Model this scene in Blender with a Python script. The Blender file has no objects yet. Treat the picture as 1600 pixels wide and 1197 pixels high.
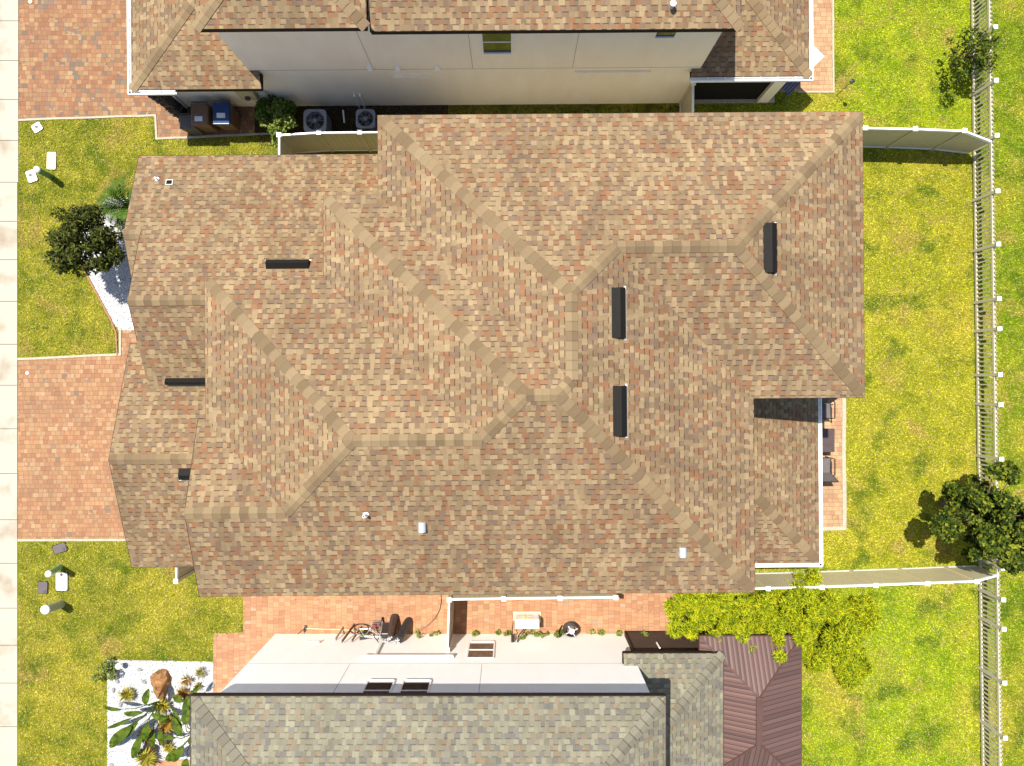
import bpy, math, random
import numpy as np
from mathutils import Vector, Matrix

random.seed(7)
sc = bpy.context.scene
R = math.radians
# ---------------------------------------------------------------- camera, world, sun
H = 25.0; F = 1110.0
cd = bpy.data.cameras.new("camera"); cam = bpy.data.objects.new("camera", cd)
sc.collection.objects.link(cam); sc.camera = cam
cam.location = (0, 0, H); cam.rotation_euler = (0, 0, 0)
cd.sensor_width = 36; cd.lens = 36 * F / 1600; cd.clip_end = 600; cd.clip_start = .1
SUN = Vector((-.26, .28, 1)).normalized()          # towards the sun
elev = math.asin(SUN.z)
w = bpy.data.worlds.new("World"); sc.world = w; w.use_nodes = True
nt = w.node_tree
sky = nt.nodes.new('ShaderNodeTexSky'); sky.sky_type = 'NISHITA'; sky.sun_disc = False
sky.sun_elevation = elev; sky.sun_rotation = math.atan2(SUN.x, SUN.y)
nt.links.new(sky.outputs[0], nt.nodes['Background'].inputs[0])
nt.nodes['Background'].inputs[1].default_value = .1
sd = bpy.data.lights.new("sun", 'SUN'); so = bpy.data.objects.new("sun", sd)
sc.collection.objects.link(so); so.location = SUN * 40
sd.energy = 4.4; sd.angle = R(.5); sd.color = (1, .95, .855)
so.rotation_euler = SUN.to_track_quat('Z', 'Y').to_euler()
sc.view_settings.view_transform = 'Standard'; sc.view_settings.look = 'None'
sc.view_settings.exposure = 1.08; sc.view_settings.gamma = 1

# ---------------------------------------------------------------- helpers
def P(px, py, z=0.0):
    s = (H - z) / F
    return ((px - 800) * s, (598.5 - py) * s, z)

C = sc.collection
ORG = {}
def tag(o, label=None, cat=None, group=None, kind=None):
    if label: o['label'] = label
    if cat: o['category'] = cat
    if group: o['group'] = group
    if kind: o['kind'] = kind
    return o
def thing(name, label, cat, org=(0, 0, 0), rot=0.0, group=None):
    o = bpy.data.objects.new(name, None); C.objects.link(o)
    o.empty_display_size = .3
    org = Vector(org)
    o.location = Matrix.Rotation(rot, 3, 'Z') @ org; o.rotation_euler = (0, 0, rot)
    ORG[o.name] = org
    return tag(o, label, cat, group)
def org_of(o):
    while o is not None:
        if o.name in ORG: return ORG[o.name]
        o = o.parent
    return Vector((0, 0, 0))

class MB:
    def __init__(s): s.v = []; s.f = []; s.uv = []; s.sm = []
    def face(s, pts, uv=None, smooth=False):
        i = len(s.v); s.v += [tuple(p) for p in pts]
        s.f.append(list(range(i, i + len(pts)))); s.uv.append(uv); s.sm.append(smooth)
    def box(s, x0, x1, y0, y1, z0, z1, rot=0, piv=None, bevel=0):
        c = [(x0, y0), (x1, y0), (x1, y1), (x0, y1)]
        if rot:
            cx, cy = piv or ((x0 + x1) / 2, (y0 + y1) / 2); ca, sa = math.cos(rot), math.sin(rot)
            c = [(cx + (x - cx) * ca - (y - cy) * sa, cy + (x - cx) * sa + (y - cy) * ca) for x, y in c]
        s.prism(c, z0, z1); return s
    def prism(s, poly, z0, z1):
        a = sum(poly[i][0] * poly[(i + 1) % len(poly)][1] - poly[(i + 1) % len(poly)][0] * poly[i][1] for i in range(len(poly)))
        if a < 0: poly = poly[::-1]
        n = len(poly)
        for i in range(n):
            a, b = poly[i], poly[(i + 1) % n]; L = math.hypot(b[0] - a[0], b[1] - a[1])
            s.face([(*a, z0), (*b, z0), (*b, z1), (*a, z1)], [(0, z0), (L, z0), (L, z1), (0, z1)])
        s.face([(*p, z1) for p in poly], [tuple(p) for p in poly]); s.face([(*p, z0) for p in poly[::-1]])
        return s
    def hull8(s, b, t):       # two quads (4 pts each), joined
        for i in range(4):
            j = (i + 1) % 4; s.face([b[i], b[j], t[j], t[i]])
        s.face(t); s.face(b[::-1]); return s
    def bar(s, a, b, w, h=None, up=(0, 0, 1)):
        a, b = Vector(a), Vector(b); d = (b - a).normalized(); h = h or w
        u = Vector(up)
        if abs(d.dot(u)) > .95: u = Vector((1, 0, 0))
        x = d.cross(u).normalized() * w / 2; y = x.cross(d).normalized() * h / 2
        A = [a - x - y, a + x - y, a + x + y, a - x + y]; B = [b - x - y, b + x - y, b + x + y, b - x + y]
        for i in range(4):
            j = (i + 1) % 4; s.face([A[j], A[i], B[i], B[j]])
        s.face(A); s.face(B[::-1]); return s
    def tube(s, pts, r, seg=8, cap=True):
        pts = [Vector(p) for p in pts]; n = len(pts); rr = r if isinstance(r, (list, tuple)) else [r] * n
        rings = []; prev = None
        for i, p in enumerate(pts):
            d = (pts[min(i + 1, n - 1)] - pts[max(i - 1, 0)]).normalized()
            if prev is None:
                prev = d.orthogonal().normalized()
            x = (prev - d * prev.dot(d)).normalized(); prev = x; y = d.cross(x)
            rings.append([p + (x * math.cos(2 * math.pi * k / seg) + y * math.sin(2 * math.pi * k / seg)) * rr[i] for k in range(seg)])
        for i in range(n - 1):
            for k in range(seg):
                k2 = (k + 1) % seg
                s.face([rings[i][k], rings[i][k2], rings[i + 1][k2], rings[i + 1][k]], smooth=True)
        if cap: s.face(rings[0][::-1]); s.face(rings[-1])
        return s
    def disc(s, c, r, seg=24, z=None, up=True):
        s.face([(c[0] + r * math.cos(2 * math.pi * k / seg), c[1] + r * math.sin(2 * math.pi * k / seg), c[2]) for k in range(seg)])
        return s
    def ring(s, c, r0, r1, seg=32, sq=None):
        for k in range(seg):
            a, b = 2 * math.pi * k / seg, 2 * math.pi * (k + 1) / seg
            def o(t):
                if sq: return sq(t)
                return (r1 * math.cos(t), r1 * math.sin(t))
            s.face([(c[0] + r0 * math.cos(a), c[1] + r0 * math.sin(a), c[2]), (c[0] + o(a)[0], c[1] + o(a)[1], c[2]),
                    (c[0] + o(b)[0], c[1] + o(b)[1], c[2]), (c[0] + r0 * math.cos(b), c[1] + r0 * math.sin(b), c[2])])
        return s
    def build(s, name, mat, parent=None, label=None, cat=None, group=None, kind=None, org=None, bevel=0, merge=False):
        me = bpy.data.meshes.new(name)
        o = bpy.data.objects.new(name, me); C.objects.link(o)
        if parent is not None: off = org_of(parent)
        elif org is not None: off = Vector(org); o.location = off
        elif kind is None and s.v:
            a = np.array(s.v); off = Vector((float((a[:, 0].min() + a[:, 0].max()) / 2), float((a[:, 1].min() + a[:, 1].max()) / 2), float(a[:, 2].min()))); o.location = off
        else: off = Vector((0, 0, 0))
        me.from_pydata([(x - off.x, y - off.y, z - off.z) for x, y, z in s.v], [], s.f)
        ul = me.uv_layers.new(name="UVMap"); k = 0
        buf = []
        for f, uv in zip(s.f, s.uv):
            for i in range(len(f)):
                buf += list(uv[i]) if uv else [0, 0]
        ul.data.foreach_set('uv', buf)
        me.polygons.foreach_set('use_smooth', s.sm)
        me.materials.append(mat); me.update()
        if merge or bevel:
            import bmesh
            bm = bmesh.new(); bm.from_mesh(me); bmesh.ops.remove_doubles(bm, verts=bm.verts, dist=1e-5)
            bm.to_mesh(me); bm.free()
        if bevel:
            m = o.modifiers.new('bevel', 'BEVEL'); m.width = bevel; m.segments = 2; m.limit_method = 'ANGLE'
        if parent is not None: o.parent = parent
        return tag(o, label, cat, group, kind)

# ---------------------------------------------------------------- node material helper
class NT:
    def __init__(s, name, rough=.8, spec=.3):
        s.m = bpy.data.materials.new(name); s.m.use_nodes = True; s.t = s.m.node_tree
        s.b = s.t.nodes['Principled BSDF']; s.b.inputs['Roughness'].default_value = rough
        s.b.inputs['Specular IOR Level'].default_value = spec
    def n(s, t, **kw):
        x = s.t.nodes.new(t)
        for k, v in kw.items(): setattr(x, k, v)
        return x
    def put(s, sock, v):
        if isinstance(v, (int, float)):
            if sock.type == 'VALUE': sock.default_value = v
            else: sock.default_value = (v, v, v) if sock.type == 'VECTOR' else (v, v, v, 1)
        elif isinstance(v, (tuple, list)):
            sock.default_value = v if len(v) == len(sock.default_value) else (*v, 1)
        else: s.t.links.new(v, sock)
    def m_(s, op, a, b=0., c=0.):
        x = s.n('ShaderNodeMath', operation=op)
        for i, v in enumerate((a, b, c)): s.put(x.inputs[i], v)
        return x.outputs[0]
    def comb(s, a, b, c=0.):
        x = s.n('ShaderNodeCombineXYZ')
        for i, v in enumerate((a, b, c)): s.put(x.inputs[i], v)
        return x.outputs[0]
    def wn(s, vec, dim='3D'):
        x = s.n('ShaderNodeTexWhiteNoise', noise_dimensions=dim); s.put(x.inputs['Vector'], vec)
        return x.outputs['Value']
    def noise(s, vec, scale, detail=3, rough=.55, dist=0):
        x = s.n('ShaderNodeTexNoise'); s.put(x.inputs['Vector'], vec)
        x.inputs['Scale'].default_value = scale; x.inputs['Detail'].default_value = detail
        x.inputs['Roughness'].default_value = rough; x.inputs['Distortion'].default_value = dist
        return x.outputs['Fac']
    def ramp(s, fac, stops, interp='LINEAR'):
        x = s.n('ShaderNodeValToRGB'); s.put(x.inputs[0], fac); cr = x.color_ramp; cr.interpolation = interp
        while len(cr.elements) < len(stops): cr.elements.new(.5)
        for e, (p, c) in zip(cr.elements, stops):
            e.position = p; e.color = (c, c, c, 1) if isinstance(c, (int, float)) else (*c, 1)
        return x.outputs[0]
    def mix(s, f, a, b, mode='MIX'):
        x = s.n('ShaderNodeMix', data_type='RGBA', blend_type=mode)
        s.put(x.inputs[0], f); s.put(x.inputs[6], a); s.put(x.inputs[7], b); return x.outputs[2]
    def pos(s): return s.n('ShaderNodeNewGeometry').outputs['Position']
    def isl(s): return s.n('ShaderNodeNewGeometry').outputs['Random Per Island']
    def uv(s):
        x = s.n('ShaderNodeUVMap'); x.uv_map = 'UVMap'; sep = s.n('ShaderNodeSeparateXYZ'); s.t.links.new(x.outputs[0], sep.inputs[0])
        return sep.outputs[0], sep.outputs[1]
    def xy(s, rot=0):
        p = s.pos()
        if rot:
            v = s.n('ShaderNodeVectorRotate', rotation_type='Z_AXIS'); s.put(v.inputs['Vector'], p); v.inputs['Angle'].default_value = rot; p = v.outputs[0]
        sep = s.n('ShaderNodeSeparateXYZ'); s.put(sep.inputs[0], p); return sep.outputs[0], sep.outputs[1]
    def bump(s, h, strength=.4, dist=.01):
        x = s.n('ShaderNodeBump'); x.inputs['Strength'].default_value = strength; x.inputs['Distance'].default_value = dist
        s.put(x.inputs['Height'], h); s.t.links.new(x.outputs[0], s.b.inputs['Normal'])
    def col(s, c): s.put(s.b.inputs['Base Color'], c); return s.m
    def cells(s, u, v, rowh, w, lo=.15, hi=.8):
        vr = s.m_('DIVIDE', v, rowh); row = s.m_('FLOOR', vr); fv = s.m_('SUBTRACT', vr, row)
        off = s.wn(s.comb(row, 3.3, 1.7))
        uu = s.m_('ADD', s.m_('DIVIDE', u, w), s.m_('MULTIPLY', off, 9.7)); c = s.m_('FLOOR', uu); fu = s.m_('SUBTRACT', uu, c)
        j = s.m_('ADD', lo, s.m_('MULTIPLY', s.wn(s.comb(c, row, 5.1)), hi - lo))
        left = s.m_('LESS_THAN', fu, j)
        cid = s.m_('SUBTRACT', c, left)
        du = s.m_('MULTIPLY', s.m_('ABSOLUTE', s.m_('SUBTRACT', fu, j)), w)
        r1 = s.wn(s.comb(cid, row, 0.5)); r2 = s.wn(s.comb(cid, row, 11.5))
        s.par = s.m_('FLOORED_MODULO', cid, 2.)
        return r1, r2, du, fv

def plain(name, c, rough=.6, spec=.4, metal=0, var=.12, scale=6):
    n = NT(name, rough, spec); n.b.inputs['Metallic'].default_value = metal
    f = n.noise(n.pos(), scale, 5, .6)
    return n.col(n.mix(n.ramp(f, [(.3, 0.), (.7, 1.)]), tuple(x * (1 - var) for x in c), tuple(min(1, x * (1 + var)) for x in c)))

def shingle(name, pal, line=.7, sep=.72):
    n = NT(name, .9, .15); u, v = n.uv()
    r1, r2, du, fv = n.cells(u, v, .143, .135, .25, .75)
    stops = []; p = 0
    for wgt, c in pal: stops.append((p, c)); p += wgt
    c = n.ramp(r1, stops, 'CONSTANT')
    g = n.noise(n.pos(), 55, 3, .7); c = n.mix(.55, c, n.mix(g, .25, .8), 'OVERLAY')
    big = n.noise(n.pos(), .45, 4, .6)
    c = n.mix(1, c, n.ramp(big, [(.3, .86), (.7, 1.1)]), 'MULTIPLY')
    sv = n.noise(n.comb(n.m_('MULTIPLY', u, 2.2), n.m_('MULTIPLY', v, .3)), 1.0, 4, .6)
    c = n.mix(1, c, n.ramp(sv, [(.3, .82), (.62, 1.06)]), 'MULTIPLY')
    st = n.noise(n.pos(), 2.2, 5, .75)
    c = n.mix(1, c, n.ramp(st, [(.28, .72), (.4, 1.)]), 'MULTIPLY')
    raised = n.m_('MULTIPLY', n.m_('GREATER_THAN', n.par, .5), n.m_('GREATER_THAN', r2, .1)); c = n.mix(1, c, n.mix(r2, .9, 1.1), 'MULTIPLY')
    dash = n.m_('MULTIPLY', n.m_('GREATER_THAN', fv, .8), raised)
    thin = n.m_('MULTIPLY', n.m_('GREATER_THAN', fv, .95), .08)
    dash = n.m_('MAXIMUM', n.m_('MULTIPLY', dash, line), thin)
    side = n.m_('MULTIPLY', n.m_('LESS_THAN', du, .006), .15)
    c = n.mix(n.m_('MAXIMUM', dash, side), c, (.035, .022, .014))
    n.bump(n.m_('ADD', n.m_('MULTIPLY', raised, .6), n.m_('MULTIPLY', g, .4)), .4, .008)
    return n.col(c)

BROWN = [(.24, (.225, .161, .088)), (.26, (.192, .133, .073)), (.17, (.165, .110, .060)), (.17, (.177, .092, .048)), (.16, (.146, .098, .062))]
GREY = [(.22, (.178, .165, .115)), (.28, (.16, .147, .103)), (.22, (.142, .128, .094)), (.13, (.158, .125, .083)), (.15, (.12, .112, .092))]
def capmat(name, lo, hi, ln=.45):
    n = NT(name, .9, .15); u, v = n.uv(); k = n.m_('FLOOR', u); fu = n.m_('SUBTRACT', u, k)
    r = n.wn(n.comb(k, 2.2, .7)); c = n.mix(r, lo, hi)
    c = n.mix(n.m_('MULTIPLY', n.m_('LESS_THAN', fu, .12), ln), c, (.05, .035, .02))
    g = n.noise(n.pos(), 50, 3, .7); c = n.mix(.5, c, n.mix(g, .25, .75), 'OVERLAY')
    n.bump(g, .3, .01); return n.col(c)

M = {}
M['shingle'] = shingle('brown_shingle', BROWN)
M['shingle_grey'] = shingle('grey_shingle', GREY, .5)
M['cap'] = capmat('ridge_cap_brown', (.125, .085, .047), (.215, .155, .085), .12)
M['cap_grey'] = capmat('ridge_cap_grey', (.115, .103, .077), (.165, .15, .11), .6)
M['bronze'] = plain('dark_bronze_trim', (.025, .018, .014), .7, .1)
M['white'] = plain('white_vinyl', (.80, .79, .76), .4, .4, var=.04)
M['fence'] = plain('fence_vinyl', (.50, .43, .27), .45, .35, var=.05, scale=2)
M['picket'] = plain('picket_vinyl', (.42, .38, .275), .45, .35, var=.05, scale=2)
M['blackmetal'] = plain('black_metal', (.022, .022, .025), .38, .5)
M['vent'] = plain('dark_roof_vent', (.009, .008, .007), .6, .08)
M['flash'] = plain('vent_flashing', (.5, .48, .44), .5, .4)
M['galv'] = plain('galvanised', (.55, .56, .58), .35, .5, .5)
M['void'] = plain('dark_interior', (.01, .009, .008), .9, .1)
M['interior'] = plain('dim_room', (.06, .05, .04), .9, .1)
M['plastic_dark'] = plain('dark_plastic', (.06, .055, .055), .5)
M['grey_ac'] = plain('grey_ac_casing', (.20, .21, .22), .45, .4)
M['glass'] = plain('window_glass', (.015, .018, .02), .04, 1.0, var=.0)
M['screen'] = plain('shade_dark_screen', (.015, .013, .012), .8, .1)  # opaque screen; shade of the patio behind it is put into this near-black
M['kerb'] = plain('kerb_concrete', (.34, .30, .225), .85, .2, var=.15, scale=9)

def stucco(name, c, stain):
    n = NT(name, .92, .15); p = n.pos()
    mp = n.n('ShaderNodeMapping'); n.put(mp.inputs['Vector'], p); mp.inputs['Scale'].default_value = (1.2, 1.2, .35)
    f = n.noise(mp.outputs[0], 1.6, 6, .65)
    col = n.mix(n.ramp(f, [(.35, 0.), (.8, 1.)]), c, stain)
    n.bump(n.noise(p, 60, 3, .7), .35, .01); return n.col(col)
M['stucco_n'] = stucco('cream_stucco', (.9, .81, .66), (.84, .73, .57))
M['stucco_s'] = stucco('white_stucco', (.92, .9, .88), (.88, .85, .8))
M['stucco_m'] = stucco('tan_stucco', (.62, .55, .44), (.55, .48, .38))

def pavers(name, pal, rowh, wd, joint, jc=(.1, .06, .035), rot=0, patch=.5):
    n = NT(name, .85, .2); u, v = n.xy(rot)
    r1, r2, du, fv = n.cells(u, v, rowh, wd, .3, .7)
    stops = []; p = 0
    for wgt, c in pal: stops.append((p, c)); p += wgt
    big = n.noise(n.pos(), 1.1, 3, .6)
    st_ = n.noise(n.pos(), .7, 5, .65)
    rr = n.m_('FRACT', n.m_('ADD', n.m_('MULTIPLY', r1, .85), n.m_('MULTIPLY', n.m_('SUBTRACT', big, .4), patch)))
    c = n.ramp(rr, stops, 'CONSTANT')
    c = n.mix(1, c, n.mix(r2, .88, 1.12), 'MULTIPLY')
    g = n.noise(n.pos(), 40, 4, .7); c = n.mix(.4, c, n.mix(g, .3, .75), 'OVERLAY')
    c = n.mix(n.ramp(st_, [(.5, 0.), (.7, .35)]), c, (.16, .1, .065))
    dv = n.m_('MULTIPLY', n.m_('MINIMUM', fv, n.m_('SUBTRACT', 1., fv)), rowh)
    jt = n.m_('LESS_THAN', n.m_('MINIMUM', du, dv), joint)
    c = n.mix(n.m_('MULTIPLY', jt, .6), c, jc)
    n.bump(n.m_('SUBTRACT', 1., jt), .4, .006); return n.col(c)
M['drive'] = pavers('driveway_pavers', [(.3, (.25, .13, .066)), (.25, (.27, .152, .077)), (.23, (.235, .115, .06)), (.12, (.28, .175, .095)), (.1, (.165, .115, .08))], .155, .17, .0065, rot=-R(.5))
M['drive_n'] = pavers('red_driveway_pavers', [(.26, (.215, .11, .058)), (.24, (.2, .095, .05)), (.22, (.235, .135, .066)), (.1, (.26, .165, .085)), (.18, (.14, .1, .073))], .155, .17, .0065, rot=R(.5), patch=.7)
M['drive_s'] = pavers('salmon_side_pavers', [(.3, (.325, .165, .088)), (.3, (.345, .185, .1)), (.25, (.30, .145, .077)), (.15, (.30, .2, .13))], .2, .15, .005, rot=R(90), patch=.2)
M['patio'] = pavers('patio_pavers', [(.4, (.335, .2, .11)), (.3, (.35, .225, .12)), (.3, (.3, .165, .09))], .15, .2, .006, rot=0, patch=.2)

# concrete
n = NT('sidewalk_concrete', .9, .2); f = n.noise(n.pos(), 1.3, 6, .7); g = n.noise(n.pos(), 30, 4, .7)
st = n.noise(n.pos(), .9, 3, .5)
c = n.mix(f, (.31, .275, .215), (.37, .345, .285)); c = n.mix(n.ramp(st, [(.52, 0.), (.7, .7)]), c, (.2, .145, .09)); c = n.mix(.3, c, n.mix(g, .3, .75), 'OVERLAY')
M['concrete'] = n.col(c)
# mulch, soil
n = NT('mulch', .95, .1); f = n.noise(n.pos(), 22, 5, .75)
M['mulch'] = n.col(n.ramp(f, [(.3, (.012, .008, .005)), (.55, (.05, .03, .017)), (.75, (.12, .07, .035))])); n.bump(f, .9, .04)
# grass colour network
def grass_col(n):
    p = n.pos(); sep = n.n('ShaderNodeSeparateXYZ'); n.put(sep.inputs[0], p); X = sep.outputs[0]
    e = n.m_('MINIMUM', n.m_('MAXIMUM', n.m_('DIVIDE', n.m_('ADD', X, 2.), 14.), 0.), 1.)      # east yards are better watered
    a = n.noise(p, .33, 4, .6); b = n.noise(p, 1.4, 4, .65); d = n.noise(p, 7, 4, .7)
    west = n.mix(n.ramp(b, [(.35, 0.), (.65, 1.)]), (.12, .13, .011), (.225, .205, .024))
    east = n.mix(n.ramp(b, [(.35, 0.), (.65, 1.)]), (.135, .19, .008), (.235, .265, .012))
    c = n.mix(e, west, east)
    Yc = sep.outputs[1]; sm = lambda v, lo, hi: n.ramp(n.m_('DIVIDE', n.m_('SUBTRACT', v, lo), hi - lo), [(0., 0.), (1., 1.)])
    yard = n.m_('MULTIPLY', n.m_('MULTIPLY', sm(Yc, -6.9, -6.3), n.m_('SUBTRACT', 1., sm(Yc, 7.9, 8.5))), n.m_('MULTIPLY', n.m_('SUBTRACT', 1., sm(X, 16.1, 16.5)), sm(X, 8., 9.)))
    c = n.mix(n.m_('MULTIPLY', yard, .75), c, n.mix(n.ramp(b, [(.35, 0.), (.65, 1.)]), (.185, .175, .012), (.285, .245, .024)))
    c = n.mix(n.m_('MULTIPLY', sm(X, 16.1, 16.6), .75), c, n.mix(n.ramp(b, [(.35, 0.), (.65, 1.)]), (.075, .12, .006), (.16, .19, .01)))
    c = n.mix(n.ramp(a, [(.50, 0.), (.69, .75)]), c, (.30, .245, .03))          # dry yellow
    a2 = n.noise(n.m_('ADD', 0., 0.) if False else p, .62, 5, .62, .6)
    c = n.mix(n.ramp(a2, [(.56, 0.), (.68, .75)]), c, (.24, .17, .045))        # thin brown patches
    c = n.mix(n.ramp(d, [(.3, .6), (.45, 0.)]), c, (.055, .07, .008))           # dark tufts
    c = n.mix(1, c, (1.12, 1.14, 1.05), 'MULTIPLY')
    a3 = n.noise(p, .85, 4, .6, .4)
    c = n.mix(n.ramp(a3, [(.33, .8), (.47, 0.)]), c, (.065, .105, .008))         # greener patches
    return c
n = NT('lawn_soil', .95, .03); c = grass_col(n); f = n.noise(n.pos(), 35, 4, .7)
c = n.mix(1, c, n.ramp(f, [(.3, .45), (.7, .95)]), 'MULTIPLY'); n.bump(f, .8, .03); M['lawn'] = n.col(c)
n = NT('grass_blade', .8, .05); c = grass_col(n); i = n.isl()
c = n.mix(1, c, n.ramp(i, [(0., .42), (.45, 1.0), (.8, 1.4), (1., 2.0)]), 'MULTIPLY'); c = n.mix(n.m_('LESS_THAN', n.m_('ABSOLUTE', n.m_('SUBTRACT', i, .3)), .045), c, (.33, .26, .11)); M['blade'] = n.col(c)

def leafmat(name, pal, rough=.65, spec=.12, trans=.15):
    n = NT(name, rough, spec); i = n.isl()
    k = len(pal); c = n.ramp(i, [(j / (k - 1), p) for j, p in enumerate(pal)])
    n.b.inputs['Transmission Weight'].default_value = 0
    out = n.t.nodes['Material Output']; tr = n.n('ShaderNodeBsdfTranslucent'); n.put(tr.inputs[0], c)
    ms = n.n('ShaderNodeMixShader'); ms.inputs[0].default_value = trans
    n.t.links.new(n.b.outputs[0], ms.inputs[1]); n.t.links.new(tr.outputs[0], ms.inputs[2]); n.t.links.new(ms.outputs[0], out.inputs[0])
    return n.col(c)
M['leaf_dark'] = leafmat('dark_tree_leaf', [(.012, .02, .004), (.028, .038, .006), (.06, .07, .01), (.12, .12, .018)])
M['leaf_oak'] = leafmat('tree_leaf', [(.01, .02, .003), (.028, .05, .005), (.075, .10, .008), (.18, .19, .015)])
M['leaf_bush'] = leafmat('bush_leaf', [(.04, .07, .01), (.10, .16, .02), (.19, .25, .04), (.27, .23, .09)])
M['leaf_bamboo'] = leafmat('bamboo_leaf', [(.02, .055, .004), (.16, .24, .008), (.40, .44, .01), (.58, .5, .015)], trans=.3)
M['leaf_sago'] = leafmat('palm_leaf', [(.025, .055, .005), (.05, .10, .008), (.10, .16, .012)])
M['leaf_big'] = leafmat('broad_leaf', [(.025, .045, .003), (.045, .075, .005), (.08, .115, .007)])
M['leaf_yellow'] = leafmat('yellow_leaf', [(.11, .11, .01), (.24, .2, .02), (.33, .27, .04)])
M['leaf_red'] = leafmat('red_orange_leaf', [(.10, .025, .015), (.22, .10, .02), (.32, .2, .03), (.14, .13, .02)])
M['bark'] = plain('bark', (.13, .09, .06), .9, .1, var=.3, scale=20)
M['bin_brown'] = plain('brown_bin', (.14, .075, .04), .5)
M['bin_blue'] = plain('blue_lid', (.012, .04, .13), .4)
M['bin_grey'] = plain('grey_bin', (.075, .062, .055), .5)
M['paper'] = plain('pale_sticker', (.55, .58, .62), .6)
M['lightblue'] = plain('pale_blue_print', (.35, .5, .7), .5)
M['green_post'] = plain('green_marker', (.085, .2, .075), .5)
M['green_pale'] = plain('pale_green_marker', (.2, .36, .16), .5)
M['green_faded'] = plain('faded_marker', (.33, .34, .22), .6)
M['box_tan'] = plain('tan_meter_lid', (.55, .45, .26), .7)
M['box_white'] = plain('white_meter_lid', (.76, .74, .68), .6, var=.05)
M['box_dark'] = plain('dark_meter_lid', (.085, .07, .07), .7)
M['rock'] = plain('orange_rock', (.21, .105, .04), .85, .2, var=.6, scale=6)
M['graystone'] = plain('grey_stone', (.22, .22, .22), .8, .2, var=.3, scale=12)
M['stone'] = plain('stone_veneer', (.075, .055, .045), .9, .2, var=.5, scale=7)
M['chair'] = plain('dark_patio_frame', (.02, .018, .018), .35)
M['sling'] = plain('brown_sling', (.10, .085, .08), .8)
M['table'] = plain('brown_tabletop', (.07, .05, .045), .3)
M['bluefab'] = plain('blue_cloth', (.04, .07, .14), .7)
M['hose'] = plain('black_hose', (.02, .016, .014), .4)
M['wood'] = plain('weathered_wood', (.2, .12, .07), .8)
M['metal_red'] = None
n = NT('brown_metal_panel', .45, .4); u, v = n.uv(); s_ = n.m_('PINGPONG', u, .075)
lf = n.m_('FLOOR', n.m_('DIVIDE', u, .15)); rn = n.wn(n.comb(lf, 1., 2.))
c = n.mix(rn, (.15, .085, .07), (.24, .14, .115)); c = n.mix(n.m_('LESS_THAN', s_, .008), c, (.03, .018, .015))
n.bump(n.m_('MULTIPLY', s_, 12.), .5, .02); M['metal_roof'] = n.col(n.mix(1, c, (.5, .46, .46), 'MULTIPLY'))
n = NT('white_pebble', .8, .3); i = n.isl(); M['pebble'] = n.col(n.ramp(i, [(0., .05), (.06, .2), (.25, .42), (1., .52)]))
n = NT('pebble_bed', .9, .2); f = n.noise(n.pos(), 45, 3, .7); M['pebble_bed'] = n.col(n.ramp(f, [(.35, .16), (.5, .36), (.75, .48)])); n.bump(f, .8, .02)

# ---------------------------------------------------------------- ground
def poly_px(l): return [P(x, y)[:2] for x, y in l]
def sheet(name, polyxy, z, mat, **kw):
    mb = MB(); a = sum(polyxy[i][0] * polyxy[(i + 1) % len(polyxy)][1] - polyxy[(i + 1) % len(polyxy)][0] * polyxy[i][1] for i in range(len(polyxy)))
    if a < 0: polyxy = polyxy[::-1]
    mb.face([(x, y, z) for x, y in polyxy], [tuple(p) for p in polyxy]); return mb.build(name, mat, **kw)
sheet('lawn', [(-250, -250), (250, -250), (250, 250), (-250, 250)], 0, M['lawn'], kind='structure')
DR_N = poly_px([(29, -400), (29, 188), (243, 180), (245, 217), (398, 210), (398, -400)])
DR_M = poly_px([(28, 561), (188, 554), (188, 515), (330, 512), (330, 843), (28, 844)])
SIDE = poly_px([(380, 840), (1075, 840), (1075, 1010), (430, 1010), (430, 1500), (237, 1500), (237, 1188), (300, 1186), (300, 1120), (333, 1085), (333, 990), (380, 988)])
PAT = poly_px([(1230, 590), (1317, 590), (1318, 825), (1230, 825)])
PAT_N = poly_px([(1170, -300), (1301, -300), (1301, 144), (1170, 144)])
BED_N = poly_px([(165, 308), (147, 336), (128, 362), (120, 400), (150, 455), (174, 500), (186, 516), (330, 514), (330, 308)])
BED_S = poly_px([(168, 1031), (333, 1034), (333, 1085), (300, 1120), (300, 1186), (237, 1188), (237, 1400), (168, 1400)])
MULCH = poly_px([(398, 100), (700, 100), (700, 205), (590, 214), (398, 212)])
sheet('driveway_north', DR_N, .004, M['drive_n'], kind='structure')
sheet('driveway', DR_M, .004, M['drive'], kind='structure')
sheet('side_path', SIDE, .004, M['drive_s'], kind='structure')
sheet('patio', PAT, .008, M['patio'], kind='structure')
sheet('patio_north', PAT_N, .008, M['patio'], kind='structure')
sheet('mulch_strip', MULCH, .004, M['mulch'], kind='structure')
sheet('gravel_bed', BED_N, .008, M['pebble_bed'], kind='structure')
sheet('gravel_bed_south', BED_S, .008, M['pebble_bed'], kind='structure')
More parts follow.
